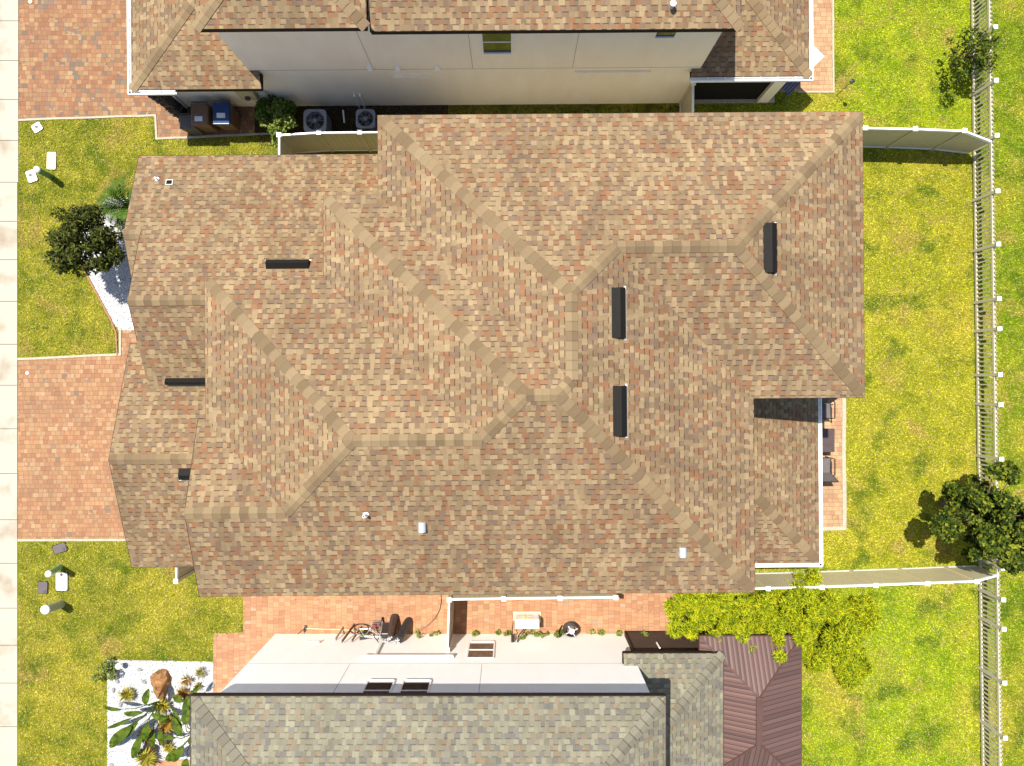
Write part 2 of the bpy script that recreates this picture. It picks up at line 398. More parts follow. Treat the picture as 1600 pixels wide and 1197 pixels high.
# sidewalk slabs with open joints
mb = MB(); ys = [-700, -640, -560, -440, -320, -220, -160, -90, -30, 33, 95, 156, 220, 285, 346, 406, 471, 538, 602, 670, 740, 812, 880, 950, 1008, 1067, 1135, 1200, 1270, 1340, 1410, 1500, 1600, 1800]
for a, b in zip(ys, ys[1:]):
    g = .009
    y0 = P(0, b)[1] + g; y1 = P(0, a)[1] - g
    x1 = P(29 if (a + b) / 2 < 300 else 27.5, 0)[0]
    mb.box(x1 - 1.55, x1, y0, y1, -.05, .02)
mb.build('sidewalk', M['concrete'], kind='structure')
sheet('sidewalk_bed', [(-19.1, -35), (-17.42, -35), (-17.42, 35), (-19.1, 35)], .003, M['mulch'], kind='structure')
sheet('road', [(-31, -60), (-21, -60), (-21, 60), (-31, 60)], .004, M['concrete'], kind='structure')
# kerb edging strips
def strip(mb, pts, wd, z0=-.05, z1=.03):
    for a, b in zip(pts, pts[1:]):
        ax, ay = P(*a)[:2]; bx, by = P(*b)[:2]; L = math.hypot(bx - ax, by - ay); dx, dy = (bx - ax) / L, (by - ay) / L
        nx, ny = -dy * wd / 2, dx * wd / 2; ex, ey = dx * wd / 2, dy * wd / 2
        mb.prism([(ax - nx - ex, ay - ny - ey), (bx - nx + ex, by - ny + ey), (bx + nx + ex, by + ny + ey), (ax + nx - ex, ay + ny - ey)], z0, z1)
for nm, pts, wd in (('kerb_strip_north', [(29, 188), (243, 180.5), (245, 217), (430, 209)], .07),
                ('kerb_strip', [(30, 561), (188, 554), (188, 516)], .08), ('kerb_strip_south', [(30, 844), (215, 843)], .08),
                ('kerb_strip_patio', [(1318, 600), (1319, 825), (1284, 826)], .13), ('kerb_strip_patio_north', [(1301, -200), (1302, 144), (1248, 144)], .06)):
    mb = MB(); q = []
    for a, b in zip(pts, pts[1:]):          # short slightly wandering runs
        m = max(1, int(math.hypot(b[0] - a[0], b[1] - a[1]) / 25))
        for i in range(m): q.append((a[0] + (b[0] - a[0]) * i / m + (random.uniform(-.5, .5) if i else 0), a[1] + (b[1] - a[1]) * i / m + (random.uniform(-.5, .5) if i else 0)))
    q.append(pts[-1])
    for k in range(len(q) - 1):
        strip(mb, q[k:k + 2], wd, -.05, .03 + .0011 * (k % 3))
    mb.build(nm, M['kerb'], kind='structure')
mb = MB()
for k, (a, b) in enumerate(zip([(165, 308), (147, 336), (128, 362), (120, 400), (150, 455), (174, 500)], [(147, 336), (128, 362), (120, 400), (150, 455), (174, 500), (182, 520)])):
    strip(mb, [a, b], .05, 0, .05 + .001 * (k % 2))
strip(mb, [(182, 520), (184, 554)], .05, 0, .052)
mb.build('bed_edging', plain('rust_edging', (.26, .12, .06), .8), label='rust coloured edging curving round the white gravel bed beside the front walk', cat='edging')

# ---------------------------------------------------------------- numpy scatter
def inpoly(x, y, poly):
    r = np.zeros(len(x), bool); n = len(poly); j = n - 1
    for i in range(n):
        xi, yi = poly[i]; xj, yj = poly[j]
        c = ((yi > y) != (yj > y)) & (x < (xj - xi) * (y - yi) / (yj - yi + 1e-12) + xi); r ^= c; j = i
    return r
def np_mesh(name, verts, faces_n, k, mat, parent=None, **kw):
    """verts (N,3); faces as consecutive k-gons"""
    me = bpy.data.meshes.new(name); nv = len(verts); nf = nv // k
    off = org_of(parent) if parent is not None else Vector((0, 0, 0))
    o = bpy.data.objects.new(name, me); C.objects.link(o)
    if parent is None and kw.get('kind') is None:
        off = Vector((float(verts[:, 0].mean()), float(verts[:, 1].mean()), 0)); o.location = off
    verts = verts - np.array(off)
    me.vertices.add(nv); me.vertices.foreach_set('co', verts.astype(np.float32).ravel())
    me.loops.add(nv); me.loops.foreach_set('vertex_index', np.arange(nv, dtype=np.int32))
    me.polygons.add(nf); me.polygons.foreach_set('loop_start', np.arange(0, nv, k, dtype=np.int32))
    me.polygons.foreach_set('loop_total', np.full(nf, k, dtype=np.int32))
    me.materials.append(mat); me.update(calc_edges=True)
    if parent is not None: o.parent = parent
    return tag(o, **{a: b for a, b in kw.items()})
rng = np.random.default_rng(5)
def grass(name, x0, x1, y0, y1, dens, label, size=1.0):
    A = (x1 - x0) * (y1 - y0); n = int(A * dens)
    x = rng.uniform(x0, x1, n); y = rng.uniform(y0, y1, n); ok = np.ones(n, bool); jx = x + rng.normal(0, .045, n); jy = y + rng.normal(0, .045, n)
    for p in (DR_N, DR_M, SIDE, PAT, PAT_N, BED_N, BED_S, MULCH): ok &= ~inpoly(jx, jy, p)
    ok &= ~((x > -10.8) & (x < 6.0) & (y > -5.0) & (y < 6.6)); ok &= ~((x > 6) & (x < 9) & (y > -.2) & (y < 6.6))
    ok &= ~((x > -11) & (x < 5.9) & (y > 9.85)); ok &= ~((x > -8.2) & (x < 3.9) & (y < -8.8)); ok &= ~((x > 5) & (x < 8.8) & (y < -8.8))
    ok &= ~((x > 3.9) & (x < 6.3) & (y < -8.6))
    x = x[ok]; y = y[ok]; n = len(x)
    a = rng.uniform(0, 2 * np.pi, n); L = rng.uniform(.03, .085, n) * size; wd = rng.uniform(.008, .018, n) * size; hz = rng.uniform(.015, .05, n) * size
    dx, dy = np.cos(a), np.sin(a)
    v = np.zeros((n, 3, 3))
    v[:, 0] = np.stack([x - dy * wd, y + dx * wd, np.full(n, .002)], 1)
    v[:, 1] = np.stack([x + dy * wd, y - dx * wd, np.full(n, .002)], 1)
    v[:, 2] = np.stack([x + dx * L, y + dy * L, hz], 1)
    return np_mesh(name, v.reshape(-1, 3), None, 3, M['blade'], label=label, cat='grass', kind='stuff')
grass('grass_west', -17.35, -6.9, -14.2, 14.2, 650, 'short yellow green grass of the front lawns beside the sidewalk')
grass('grass_east', 5.2, 18.8, -14.2, 14.2, 650, 'bright green grass of the back yards on both sides of the picket fence')
# weeds with tiny white flower heads
x = rng.uniform(10, 16, 2600); y = rng.uniform(-14, -7, 2600)
k = (np.sin(x * 1.3 + 1) * np.cos(y * .9) + rng.normal(0, .5, len(x))) > .1; x, y = x[k], y[k]
r_ = rng.uniform(.008, .016, len(x)); v = np.zeros((len(x), 4, 3))
for j in range(4):
    v[:, j] = np.stack([x + r_ * math.cos(j * math.pi / 2 + .3), y + r_ * math.sin(j * math.pi / 2 + .3), np.full(len(x), .055)], 1)
np_mesh('white_weeds', v.reshape(-1, 3), None, 4, plain('tiny_flower', (.3, .34, .15), .8), label='tiny pale weed flowers dotted through the south east lawn', cat='weeds', kind='stuff')
# mulch chips and shaded ground cover by the north neighbour
n_ = 9000; x = rng.uniform(-8.9, 6, n_); y = rng.uniform(8.35, 9.75, n_); a = rng.uniform(0, 6.28, n_); L = rng.uniform(.02, .06, n_)
v = np.zeros((n_, 3, 3)); z = rng.uniform(.01, .04, (n_, 3))
for j, (da, l) in enumerate(((0, 1.), (2.4, .5), (-2.4, .5))):
    v[:, j] = np.stack([x + np.cos(a + da) * L * l, y + np.sin(a + da) * L * l, z[:, j]], 1)
np_mesh('leaf_litter', v.reshape(-1, 3), None, 3, leafmat('litter', [(.03, .018, .01), (.05, .06, .015), (.12, .07, .03)], trans=0), label='dark leaf litter and ground cover in the shaded strip under the cream wall', cat='leaf litter', kind='stuff')
# pebbles
def pebbles(name, poly, dens, label):
    p = np.array(poly); x0, y0 = p.min(0); x1, y1 = p.max(0); x0 = max(x0, -18); y0 = max(y0, -14.5); x1 = min(x1, -10)
    n = int((x1 - x0) * (y1 - y0) * dens); x = rng.uniform(x0, x1, n); y = rng.uniform(y0, y1, n); ok = inpoly(x, y, poly); x, y = x[ok], y[ok]; n = len(x)
    # every stone: a 5-gon roof pyramid, kept joined as one island through shared verts
    r = rng.uniform(.012, .028, n); a0 = rng.uniform(0, 6.28, n); V = []; 
    ring = [np.stack([x + r * np.cos(a0 + j * 1.2566), y + r * np.sin(a0 + j * 1.2566) * .8, np.full(n, .012)], 1) for j in range(5)]
    top = np.stack([x, y, .012 + r * .7], 1)
    verts = np.stack(ring + [top], 1).reshape(-1, 3)
    idx = np.arange(n) * 6; faces = np.stack([np.stack([idx + j, idx + (j + 1) % 5, idx + 5], 1) for j in range(5)], 1).reshape(-1, 3)
    me = bpy.data.meshes.new(name); me.vertices.add(len(verts)); me.vertices.foreach_set('co', verts.astype(np.float32).ravel())
    me.loops.add(faces.size); me.loops.foreach_set('vertex_index', faces.astype(np.int32).ravel())
    me.polygons.add(len(faces)); me.polygons.foreach_set('loop_start', np.arange(0, faces.size, 3, dtype=np.int32)); me.polygons.foreach_set('loop_total', np.full(len(faces), 3, dtype=np.int32))
    me.materials.append(M['pebble']); me.update(calc_edges=True)
    o = bpy.data.objects.new(name, me); C.objects.link(o); tag(o, label, 'gravel', kind='stuff')
pebbles('white_pebbles', BED_N, 900, 'white pebbles in the curved bed under the dark round tree')
pebbles('white_pebbles_south', BED_S, 900, 'white pebbles round the rock and the bromeliads')

# ---------------------------------------------------------------- roofs
K = .35
NORM = {'N': Vector((0, K, 1)).normalized(), 'S': Vector((0, -K, 1)).normalized(), 'E': Vector((K, 0, 1)).normalized(), 'W': Vector((-K, 0, 1)).normalized()}
def rface(mb, pts):
    p = [Vector(q) for q in pts]
    nn = Vector((0, 0, 0))
    for i in range(len(p)): nn += p[i].cross(p[(i + 1) % len(p)])
    if nn.z < 0: p = p[::-1]; nn = -nn
    nn.normalize(); s = (Vector((0, 0, 1)) - nn * nn.z).normalized(); e = s.cross(nn)
    mb.face(p, [(q.dot(e) + 31.3, q.dot(s) + 57) for q in p])
class Roof:
    def __init__(s, z0, k=K): s.z0 = z0; s.k = k; s.mb = MB()
    def f(s, side, e, pts):
        z = {'N': lambda x, y: e - y, 'S': lambda x, y: y - e, 'E': lambda x, y: e - x, 'W': lambda x, y: x - e}[side]
        rface(s.mb, [(x, y, s.z0 + s.k * z(x, y)) for x, y in pts])
CAPQ = []
def cap(mb_, p0, p1, a, b, wd=.155, step=.24, lift=.028):
    mb = MB(); CAPQ.append(mb)
    p0, p1 = Vector(p0), Vector(p1); d = (p1 - p0); d.normalize()
    if abs(d.z) > .1 and min(p0.z, p1.z) in (6.0, 3.0, 2.7, 6.15, 5.85):
        if p0.z < p1.z: p0 = p0 + d * .15
        else: p1 = p1 - d * .15
    d = (p1 - p0); L = d.length; d.normalize(); n1, n2 = NORM[a], NORM[b]
    w1 = d.cross(n1).normalized(); w2 = d.cross(n2).normalized()
    if w1.z > 0: w1 = -w1
    if w2.z > 0: w2 = -w2
    if abs(w1.z) < 1e-4 : pass
    c = int(L / step) + 1; st = L / c; up = (n1 + n2).normalized(); k0 = random.randint(0, 5000)
    for i in range(c):
        q0 = p0 + d * (i * st); q1 = p0 + d * ((i + 1) * st + .012)
        h0, h1 = lift + .012, lift - .004
        k = k0 + i; e = .001
        for wv, nn in ((w1, n1), (w2, n2)):
            A = [q0 + up * h0, q1 + up * h1, q1 + wv * wd + nn * (h1 * .55), q0 + wv * wd + nn * (h0 * .55)]
            uv = [(k + e, 0), (k + 1 - e, 0), (k + 1 - e, 1), (k + e, 1)]
            nrm = (A[1] - A[0]).cross(A[2] - A[0])
            if nrm.z < 0: A = A[::-1]; uv = uv[::-1]
            mb.face(A, uv)
            # outer and butt edges
            o0, o1 = q0 + wv * wd, q1 + wv * wd
            mb.face([q0 + wv * wd + nn * (h0 * .55), q1 + wv * wd + nn * (h1 * .55), o1, o0], [(k + .05, 0)] * 4)
            mb.face([q0 + up * h0, q0 + wv * wd + nn * (h0 * .55), o0, q0], [(k + .05, 0)] * 4)
def capflush(mat, par):
    for q in CAPQ: q.build('ridge_cap', mat, par)
    CAPQ.clear()
def fascia(mb, poly, z, h=.17, t=.014, closed=True):
    n = len(poly)
    for i in range(n if closed else n - 1):
        a, b = poly[i], poly[(i + 1) % n]
        mb.bar((*a, z - h / 2 - .004), (*b, z - h / 2 - .004), t, h)
def vent(house, c, axis, side, L=1.25, nm='roof_vent', k=K, q_=1.0):
    """low box vent: slanted upslope face, steep downslope face, flange. c on roof plane; side = downslope letter"""
    D = {'N': Vector((0, 1, 0)), 'S': Vector((0, -1, 0)), 'E': Vector((1, 0, 0)), 'W': Vector((-1, 0, 0))}[side]
    n = NORM[side]; s = (D - n * D.dot(n)).normalized(); e = s.cross(n); c = Vector(c)
    prof = [(-.2 * q_, .0), (-.02 * q_, .12), (.13 * q_, .11), (.15 * q_, .03), (.13 * q_, 0)]
    mb = MB(); pl = [[c + e * (sx * L / 2) + s * a + n * b for a, b in prof] for sx in (-1, 1)]
    for i in range(len(prof) - 1): mb.face([pl[1][i], pl[1][i + 1], pl[0][i + 1], pl[0][i]])
    mb.face(pl[0]); mb.face(pl[1][::-1])
    o = mb.build(nm, M['vent'], house)
    m2 = MB(); q = [c + e * (sx * (L / 2 + .04)) + s * a for sx, a in ((-1, -.3), (1, -.3), (1, .3), (-1, .3))]
    q = [c + e * (sx * (L / 2 + .05)) + s * a * q_ for sx, a in ((-1, .14), (1, .14), (1, .2), (-1, .2))]
    m2.hull8([p + n * .004 for p in q], [p + n * .012 for p in q])
    m2.build('flashing', M['flash'], o); return o
def gutter(mb, a, b, inward, wd=.11, h=.1, z=2.95, every=.85):
    """open U channel between a and b; inward is the unit vector to the roof"""
    a, b, iv = Vector((*a, 0)), Vector((*b, 0)), Vector((*inward, 0)); o = -iv * wd
    def P3(v, zz): return (v.x, v.y, zz)
    d = (b - a).normalized(); L = (b - a).length
    t = .025
    mb.bar(P3(a + o, z - h / 2), P3(b + o, z - h / 2), t, h)          # outer lip
    mb.bar(P3(a - iv * .01, z - h / 2), P3(b - iv * .01, z - h / 2), .012, h)
    mb.bar(P3(a + o / 2, z - h + .006), P3(b + o / 2, z - h + .006), wd - .004, .01)
    k = int(L / every)
    for i in range(1, k + 1):
        q = a + d * (L * i / (k + 1)); mb.bar(P3(q, z + .004), P3(q + o, z + .004), .03, .012)

# ================================================================ MAIN HOUSE
RM = R(.45)
hm = thing('house', 'central two storey house with a large brown shingle hip roof and dark box vents', 'house', (0, 0, 0), RM)
N_, S_, E_, EE, NBS, BN, BW, CN, CW, DN, DW, AW = 7.19, -5.645, 6.46, 9.43, -.46, 5.06, -5.01, 2.86, -8.2, -.9, -8.4, -3.54
UP = [(AW, N_), (EE, N_), (EE, NBS), (E_, NBS), (E_, S_), (DW, S_), (DW, DN), (CW, DN), (CW, CN), (BW, CN), (BW, BN), (AW, BN)]
r = Roof(6.0)
def zr(d): return 6 + K * d
r.f('N', N_, [(AW, N_), (EE, N_), (5.605, 3.365), (2.635, 3.365), (1.46, 2.19)])
r.f('W', AW, [(AW, N_), (1.46, 2.19), (1.46, .06), (AW, BN)])
r.f('N', BN, [(BW, BN), (AW, BN), (1.46, .06), (1.1075, -.2925), (.3425, -.2925)])
r.f('W', BW, [(BW, BN), (.3425, -.2925), (-.7575, -1.3925), (BW, CN)])
r.f('N', CN, [(CW, CN), (BW, CN), (-.7575, -1.3925), (-3.9475, -1.3925)])
r.f('W', CW, [(CW, CN), (-3.9475, -1.3925), (-5.8275, -3.2725), (CW, DN)])
r.f('N', DN, [(DW, DN), (CW, DN), (-5.8275, -3.2725), (DW, -3.2725)])
r.f('S', S_, [(DW, S_), (DW, -3.2725), (-5.8275, -3.2725), (-3.9475, -1.3925), (-.7575, -1.3925), (.3425, -.2925), (1.1075, -.2925), (E_, S_)])
r.f('E', E_, [(E_, S_), (1.1075, -.2925), (1.46, .06), (1.46, 2.19), (2.635, 3.365), (E_, NBS)])
r.f('S', NBS, [(E_, NBS), (2.635, 3.365), (5.605, 3.365), (EE, NBS)])
r.f('E', EE, [(EE, NBS), (5.605, 3.365), (EE, N_)])
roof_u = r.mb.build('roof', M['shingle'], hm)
mb = MB(); zt, za, zn, zc, zd = zr(5.3525), zr(5.0), zr(3.825), zr(4.2525), zr(2.3725)
for a in [((AW, N_, 6), (1.46, 2.19, za), 'N', 'W'), ((EE, N_, 6), (5.605, 3.365, zn), 'N', 'E'), ((2.635, 3.365, zn), (5.605, 3.365, zn), 'N', 'S'),
          ((2.635, 3.365, zn), (1.46, 2.19, za), 'N', 'E'), ((1.46, .06, za), (1.46, 2.19, za), 'W', 'E'), ((1.46, .06, za), (1.1075, -.2925, zt), 'N', 'E'),
          ((.3425, -.2925, zt), (1.1075, -.2925, zt), 'N', 'S'), ((E_, S_, 6), (1.1075, -.2925, zt), 'S', 'E'), ((BW, BN, 6), (.3425, -.2925, zt), 'N', 'W'),
          ((-.7575, -1.3925, zc), (.3425, -.2925, zt), 'S', 'W'), ((-3.9475, -1.3925, zc), (-.7575, -1.3925, zc), 'N', 'S'), ((CW, CN, 6), (-3.9475, -1.3925, zc), 'N', 'W'),
          ((-5.8275, -3.2725, zd), (-3.9475, -1.3925, zc), 'S', 'W'), ((DW, -3.2725, zd), (-5.8275, -3.2725, zd), 'N', 'S'), ((EE, NBS, 6), (5.605, 3.365, zn), 'S', 'E')]:
    cap(mb, *a)
capflush(M['cap'], roof_u)
mb = MB(); fascia(mb, UP, 6.0); 
mb.bar((DW, S_, 5.93), (DW, -3.2725, zd - .07), .03, .13); mb.bar((DW, DN, 5.93), (DW, -3.2725, zd - .07), .03, .13)
mb.build('fascia', M['bronze'], roof_u)
mb = MB(); mb.face([(x, y, 5.84) for x, y in UP]); mb.build('soffit', M['bronze'], roof_u)
# lower roofs
r = Roof(3.0)
r.f('N', 7.12, [(-11.5, 7.12), (-3.1, 7.12), (-3.1, 2.45), (-11.0, 2.45), (-11.0, 4.5), (-11.5, 4.5)])
zb = 3 + K * 2.62
rface(r.mb, [(-11.5, 4.5, zb), (-10.95, 4.5, zb), (-10.95, 3.1, zb - K * 1.4), (-11.5, 3.1, zb - K * 1.4)])
zm = 3 + K * 4.67; vy = -.09; zv = zm - .45 * (2.45 - vy)
rface(r.mb, [(-11, 2.45, zm), (-7.7, 2.45, zm), (-7.7, vy, zv), (-11, vy, zv)])
zg = 3 + K * 3.45
def zgn(y): return zg - K * (y + 2.15)
rface(r.mb, [(-11.82, -2.15, zg), (-11.82, 1.3, 3.0), (-10.8, 1.3, 3.0), (-10.8, vy, zgn(vy)), (-7.7, vy, zgn(vy)), (-7.7, -2.15, zg)])
r.f('S', -5.6, [(-11.82, -5.6), (-11.82, -2.15), (-7.95, -2.15), (-7.95, -5.6)])
# small cricket beside the upper wall
rface(r.mb, [(-9.1, -.02, 3.53), (-7.75, -.02, 3.85), (-7.75, -.75, zgn(-.75) + .012)])
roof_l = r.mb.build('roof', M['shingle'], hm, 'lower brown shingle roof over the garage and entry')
mb = MB()
cap(mb, (-11, 2.45, zm), (-8.0, 2.45, zm), 'N', 'S'); cap(mb, (-11.5, 4.5, zb), (-11.0, 4.5, zb), 'N', 'S'); cap(mb, (-11.82, -2.15, zg), (-8.2, -2.15, zg), 'N', 'S')
capflush(M['cap'], roof_l)
mb = MB()
mb.bar((-11.5, 7.12, 2.91), (-3.1, 7.12, 2.91), .03, .17); mb.bar((-11.5, 7.12, 2.92), (-11.5, 4.5, zb - .08), .03, .15); mb.bar((-11.5, 4.5, zb - .08), (-11.5, 3.1, zb - K * 1.4 - .08), .03, .15)
mb.bar((-11, 4.5, zb - .08), (-11, 2.45, zm - .08), .03, .15); mb.bar((-11, 2.45, zm - .08), (-11, 1.35, zm - .45 * 1.1 - .08), .014, .15)
mb.bar((-11.82, 1.3, 2.92), (-11.82, -2.15, zg - .08), .03, .15); mb.bar((-11.82, -5.6, 2.92), (-11.82, -2.15, zg - .08), .03, .15)
mb.bar((-11.82, -5.6, 2.91), (-7.95, -5.6, 2.91), .03, .17); mb.bar((-11.82, 1.3, 2.91), (-10.8, 1.3, 2.91), .03, .17)
mb.build('fascia', M['bronze'], roof_l)
r = Roof(3.0)
r.f('E', 9.48, [(9.48, -5.65), (9.48, .1), (6.0, .1), (6.0, -2.17)]); r.f('S', -5.65, [(9.48, -5.65), (6.0, -2.17), (6.0, -5.65)])
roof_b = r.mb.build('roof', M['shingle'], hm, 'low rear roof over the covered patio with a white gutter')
mb = MB(); cap(mb, (9.48, -5.65, 3), (6.05, -2.22, 3 + K * 3.43), 'S', 'E'); capflush(M['cap'], roof_b)
mb = MB(); gutter(mb, (9.49, -5.77), (9.49, .0), (-1, 0)); gutter(mb, (6.45, -5.66), (9.6, -5.66), (0, 1), every=1.4); mb.build('gutter', M['white'], hm)
mb = MB(); mb.bar((9.47, -5.65, 2.9), (9.47, .1, 2.9), .02, .16); mb.bar((6.0, -5.64, 2.9), (9.48, -5.64, 2.9), .02, .16); mb.build('fascia', M['white'], roof_b)
# walls
mb = MB()
mb.prism([(-3.1, 6.79), (9.03, 6.79), (9.03, -.06), (6.06, -.06), (6.06, -5.245), (-8.05, -5.245), (-8.05, -1.0), (-7.8, -1.0), (-7.8, 2.46), (-4.61, 2.46), (-4.61, 4.66), (-3.1, 4.66)], 0, 5.9)
mb.prism([(-11.1, 6.72), (-3.2, 6.72), (-3.2, 3.4), (-11.1, 3.4)], 0, 2.9)
mb.prism([(-10.7, 3.3), (-7.9, 3.3), (-7.9, .9), (-10.7, .9)], 0, 3.3)
mb.prism([(-11.45, .85), (-8.2, .85), (-8.2, -5.2), (-11.45, -5.2)], 0, 2.9)
mb.prism([(-8.05, -5.2), (-8.1, -5.2), (-8.1, -1.1), (-8.05, -1.1)], 2.9, 5.8)
mb.face([(-11.44, -5.2, 2.9), (-11.44, .85, 2.9), (-11.44, -2.15, zg - .05)][::-1])
mb.build('wall', M['stucco_m'], hm)
for y in (-5.4, -2.9, -.4):
    mb = MB(); mb.box(9.0, 9.3, y, y + .3, 0, 2.9); mb.build('patio_column', M['stucco_m'], hm)
mb = MB(); mb.box(-11.47, -11.451, -4.6, .2, .02, 2.3)
for i in range(1, 4): mb.box(-11.48, -11.471, -4.58, .18, i * .57 - .01, i * .57 + .01)
mb.build('garage_door', M['white'], hm)
mb = MB(); mb.box(6.3, 9.45, -5.5, -.1, .01, .03)
mb.build('patio_slab', M['patio'], hm)
# vents (on their planes)
def local(px, py, zf, it=12):
    """pixel -> house frame point on plane zf(x,y)"""
    z = 6.5
    for _ in range(it):
        x, y, _z = P(px, py, z); ca, sa = math.cos(-RM), math.sin(-RM); lx, ly = x * ca - y * sa, x * sa + y * ca; z = zf(lx, ly)
    return (lx, ly, z)
fE = lambda x, y: 6 + K * (E_ - x); fEE = lambda x, y: 6 + K * (EE - x); fS = lambda x, y: 6 + K * (y - S_)
fLN = lambda x, y: 3 + K * (7.12 - y); fLS = lambda x, y: zm - .45 * (2.45 - y); fGS = lambda x, y: 3 + K * (y + 5.6)
vent(hm, local(1203, 388, fEE), 0, 'E'); vent(hm, local(967, 489, fE), 0, 'E'); vent(hm, local(969, 642, fE), 0, 'E')
vent(hm, local(450, 413, fLN), 0, 'N', q_=.75); vent(hm, local(292, 596, fLS), 0, 'S', q_=.6); vent(hm, local(314, 741, fGS), 0, 'S')
def pipe_vent(c, rr, h, mat, nm, tilt=(0, 0)):
    mb = MB(); x, y, z = c
    mb.tube([(x, y, z - .02), (x, y, z + .02)], rr * 2.0, 16); mb.tube([(x, y, z + .02), (x, y, z + h)], rr, 14)
    o = mb.build(nm, mat, hm); m2 = MB(); m2.disc((x, y, z + h + .002), rr * .6, 12); m2.build('pipe_opening', M['void'], o); return o
pipe_vent(local(572, 804, fS), .035, .3, M['white'], 'plumbing_vent')
pipe_vent(local(246, 280, fLN), .03, .15, M['white'], 'plumbing_vent')
for px, py in ((657, 823), (1063, 862)):
    x, y, z = local(px, py, fS); mb = MB()
    # goose-neck hood: half barrel on a flange
    seg = 10; L = .26; rr = .1
    for i in range(seg):
        a0, a1 = math.pi * i / seg, math.pi * (i + 1) / seg
        q = lambda a, yy: (x + .05 - rr * math.cos(a), yy, z + .05 + rr * 1.1 * math.sin(a))
        mb.face([q(a0, y - L / 2), q(a0, y + L / 2), q(a1, y + L / 2), q(a1, y - L / 2)], smooth=True)
    mb.face([(x + .05 - rr * math.cos(math.pi * i / seg), y + L / 2, z + .05 + rr * 1.1 * math.sin(math.pi * i / seg)) for i in range(seg + 1)][::-1])
    mb.face([(x + .05 - rr * math.cos(math.pi * i / seg), y - L / 2, z + .05 + rr * 1.1 * math.sin(math.pi * i / seg)) for i in range(seg + 1)])
    mb.box(x - .05, x + .15, y - L / 2, y + L / 2, z - .06, z + .05)
    mb.build('exhaust_hood', M['galv'], hm)
x, y, z = local(265, 285, fLN); mb = MB(); q = [(x - .11, y - .09), (x + .11, y - .09), (x + .11, y + .09), (x - .11, y + .09)]
mb.hull8([(a, b, fLN(a, b)) for a, b in q], [(a, b, fLN(a, b) + .03) for a, b in q]); o = mb.build('roof_sensor', M['flash'], hm)
mb = MB(); q = [(x - .085, y - .065), (x + .085, y - .065), (x + .085, y + .065), (x - .085, y + .065)]; mb.hull8([(a, b, fLN(a, b) + .03) for a, b in q], [(a, b, fLN(a, b) + .036) for a, b in q]); mb.build('grille', M['void'], o)
# security light on the entry gable
x, y, z = P(206, 540, 2.75)
mb = MB(); mb.bar((x + .35, y, z), (x + .05, y, z), .05, .04); mb.box(x - .06, x + .05, y - .06, y + .06, z - .05, z + .03); mb.box(x + .12, x + .2, y - .07, y + .07, z - .04, z + .035)
lo = mb.build('security_light', M['white'], hm)
mb = MB(); mb.box(x + .051, x + .11, y - .05, y + .05, z - .04, z + .036); mb.build('lamp_lens', M['blackmetal'], lo)

# ================================================================ NORTH NEIGHBOUR
hn = thing('house', 'cream walled two storey house with brown shingle roof along the top edge', 'house', (0, 14, 0), RM)
r = Roof(6.15)
LX0, LX1, LY = -8.34, -3.79, 9.46; mx = (LX0 + LX1) / 2; run = (LX1 - LX0) / 2
r.f('S', LY, [(LX0, LY), (LX1, LY), (mx, LY + run)]); r.f('W', LX0, [(LX0, LY), (mx, LY + run), (mx, 18), (LX0, 18)]); r.f('E', LX1, [(LX1, LY), (mx, LY + run), (mx, 18), (LX1, 18)])
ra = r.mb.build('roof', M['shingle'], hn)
mb = MB(); cap(mb, (LX0, LY, 6.15), (mx, LY + run, 6.15 + K * run), 'S', 'W'); cap(mb, (LX1, LY, 6.15), (mx, LY + run, 6.15 + K * run), 'S', 'E'); capflush(M['cap'], ra)
mb = MB(); fascia(mb, [(LX0, 18), (LX0, LY), (LX1, LY), (LX1, 18)], 6.15, closed=False); mb.face([(LX0, 18, 5.98), (LX1, 18, 5.98), (LX1, LY, 5.98), (LX0, LY, 5.98)]); mb.build('fascia', M['bronze'], ra)
r = Roof(5.85); RX0, RX1, RY = -3.74, 6.26, 9.51
r.f('S', RY, [(RX0, RY), (RX1, RY), (RX1 - 4.2, RY + 4.2), (RX0, RY + 4.2)]); r.f('E', RX1, [(RX1, RY), (RX1, RY + 8.4), (RX1 - 4.2, RY + 4.2)]); r.f('N', RY + 8.4, [(RX1, RY + 8.4), (RX1 - 4.2, RY + 4.2), (RX0, RY + 4.2), (RX0, RY + 8.4)])
rb = r.mb.build('roof', M['shingle'], hn)
mb = MB(); cap(mb, (RX1, RY, 5.85), (RX1 - 4.2, RY + 4.2, 5.85 + K * 4.2), 'S', 'E'); cap(mb, (RX1, RY + 8.4, 5.85), (RX1 - 4.2, RY + 4.2, 5.85 + K * 4.2), 'N', 'E'); capflush(M['cap'], rb)
mb = MB(); fascia(mb, [(RX0, RY), (RX1, RY), (RX1, RY + 8.4)], 5.85, closed=False); mb.face([(RX0, RY + 8.4, 5.69), (RX1, RY + 8.4, 5.69), (RX1, RY, 5.69), (RX0, RY, 5.69)])
mb.bar((RX0, RY, 5.78), (RX0, RY + 4.2, 5.78 + K * 4.2), .03, .15); mb.build('fascia', M['bronze'], rb)
r = Roof(2.7)
r.f('S', 9.3, [(-11.88, 9.3), (-7.8, 9.3), (-7.8, 9.79), (-8.05, 9.79), (-8.05, 13.13)]); r.f('W', -11.88, [(-11.88, 9.3), (-8.05, 13.13), (-8.05, 18), (-11.88, 18)])
rc = r.mb.build('roof', M['shingle'], hn)
mb = MB(); cap(mb, (-11.88, 9.3, 2.7), (-8.05, 13.13, 2.7 + K * 3.83), 'S', 'W'); capflush(M['cap'], rc)
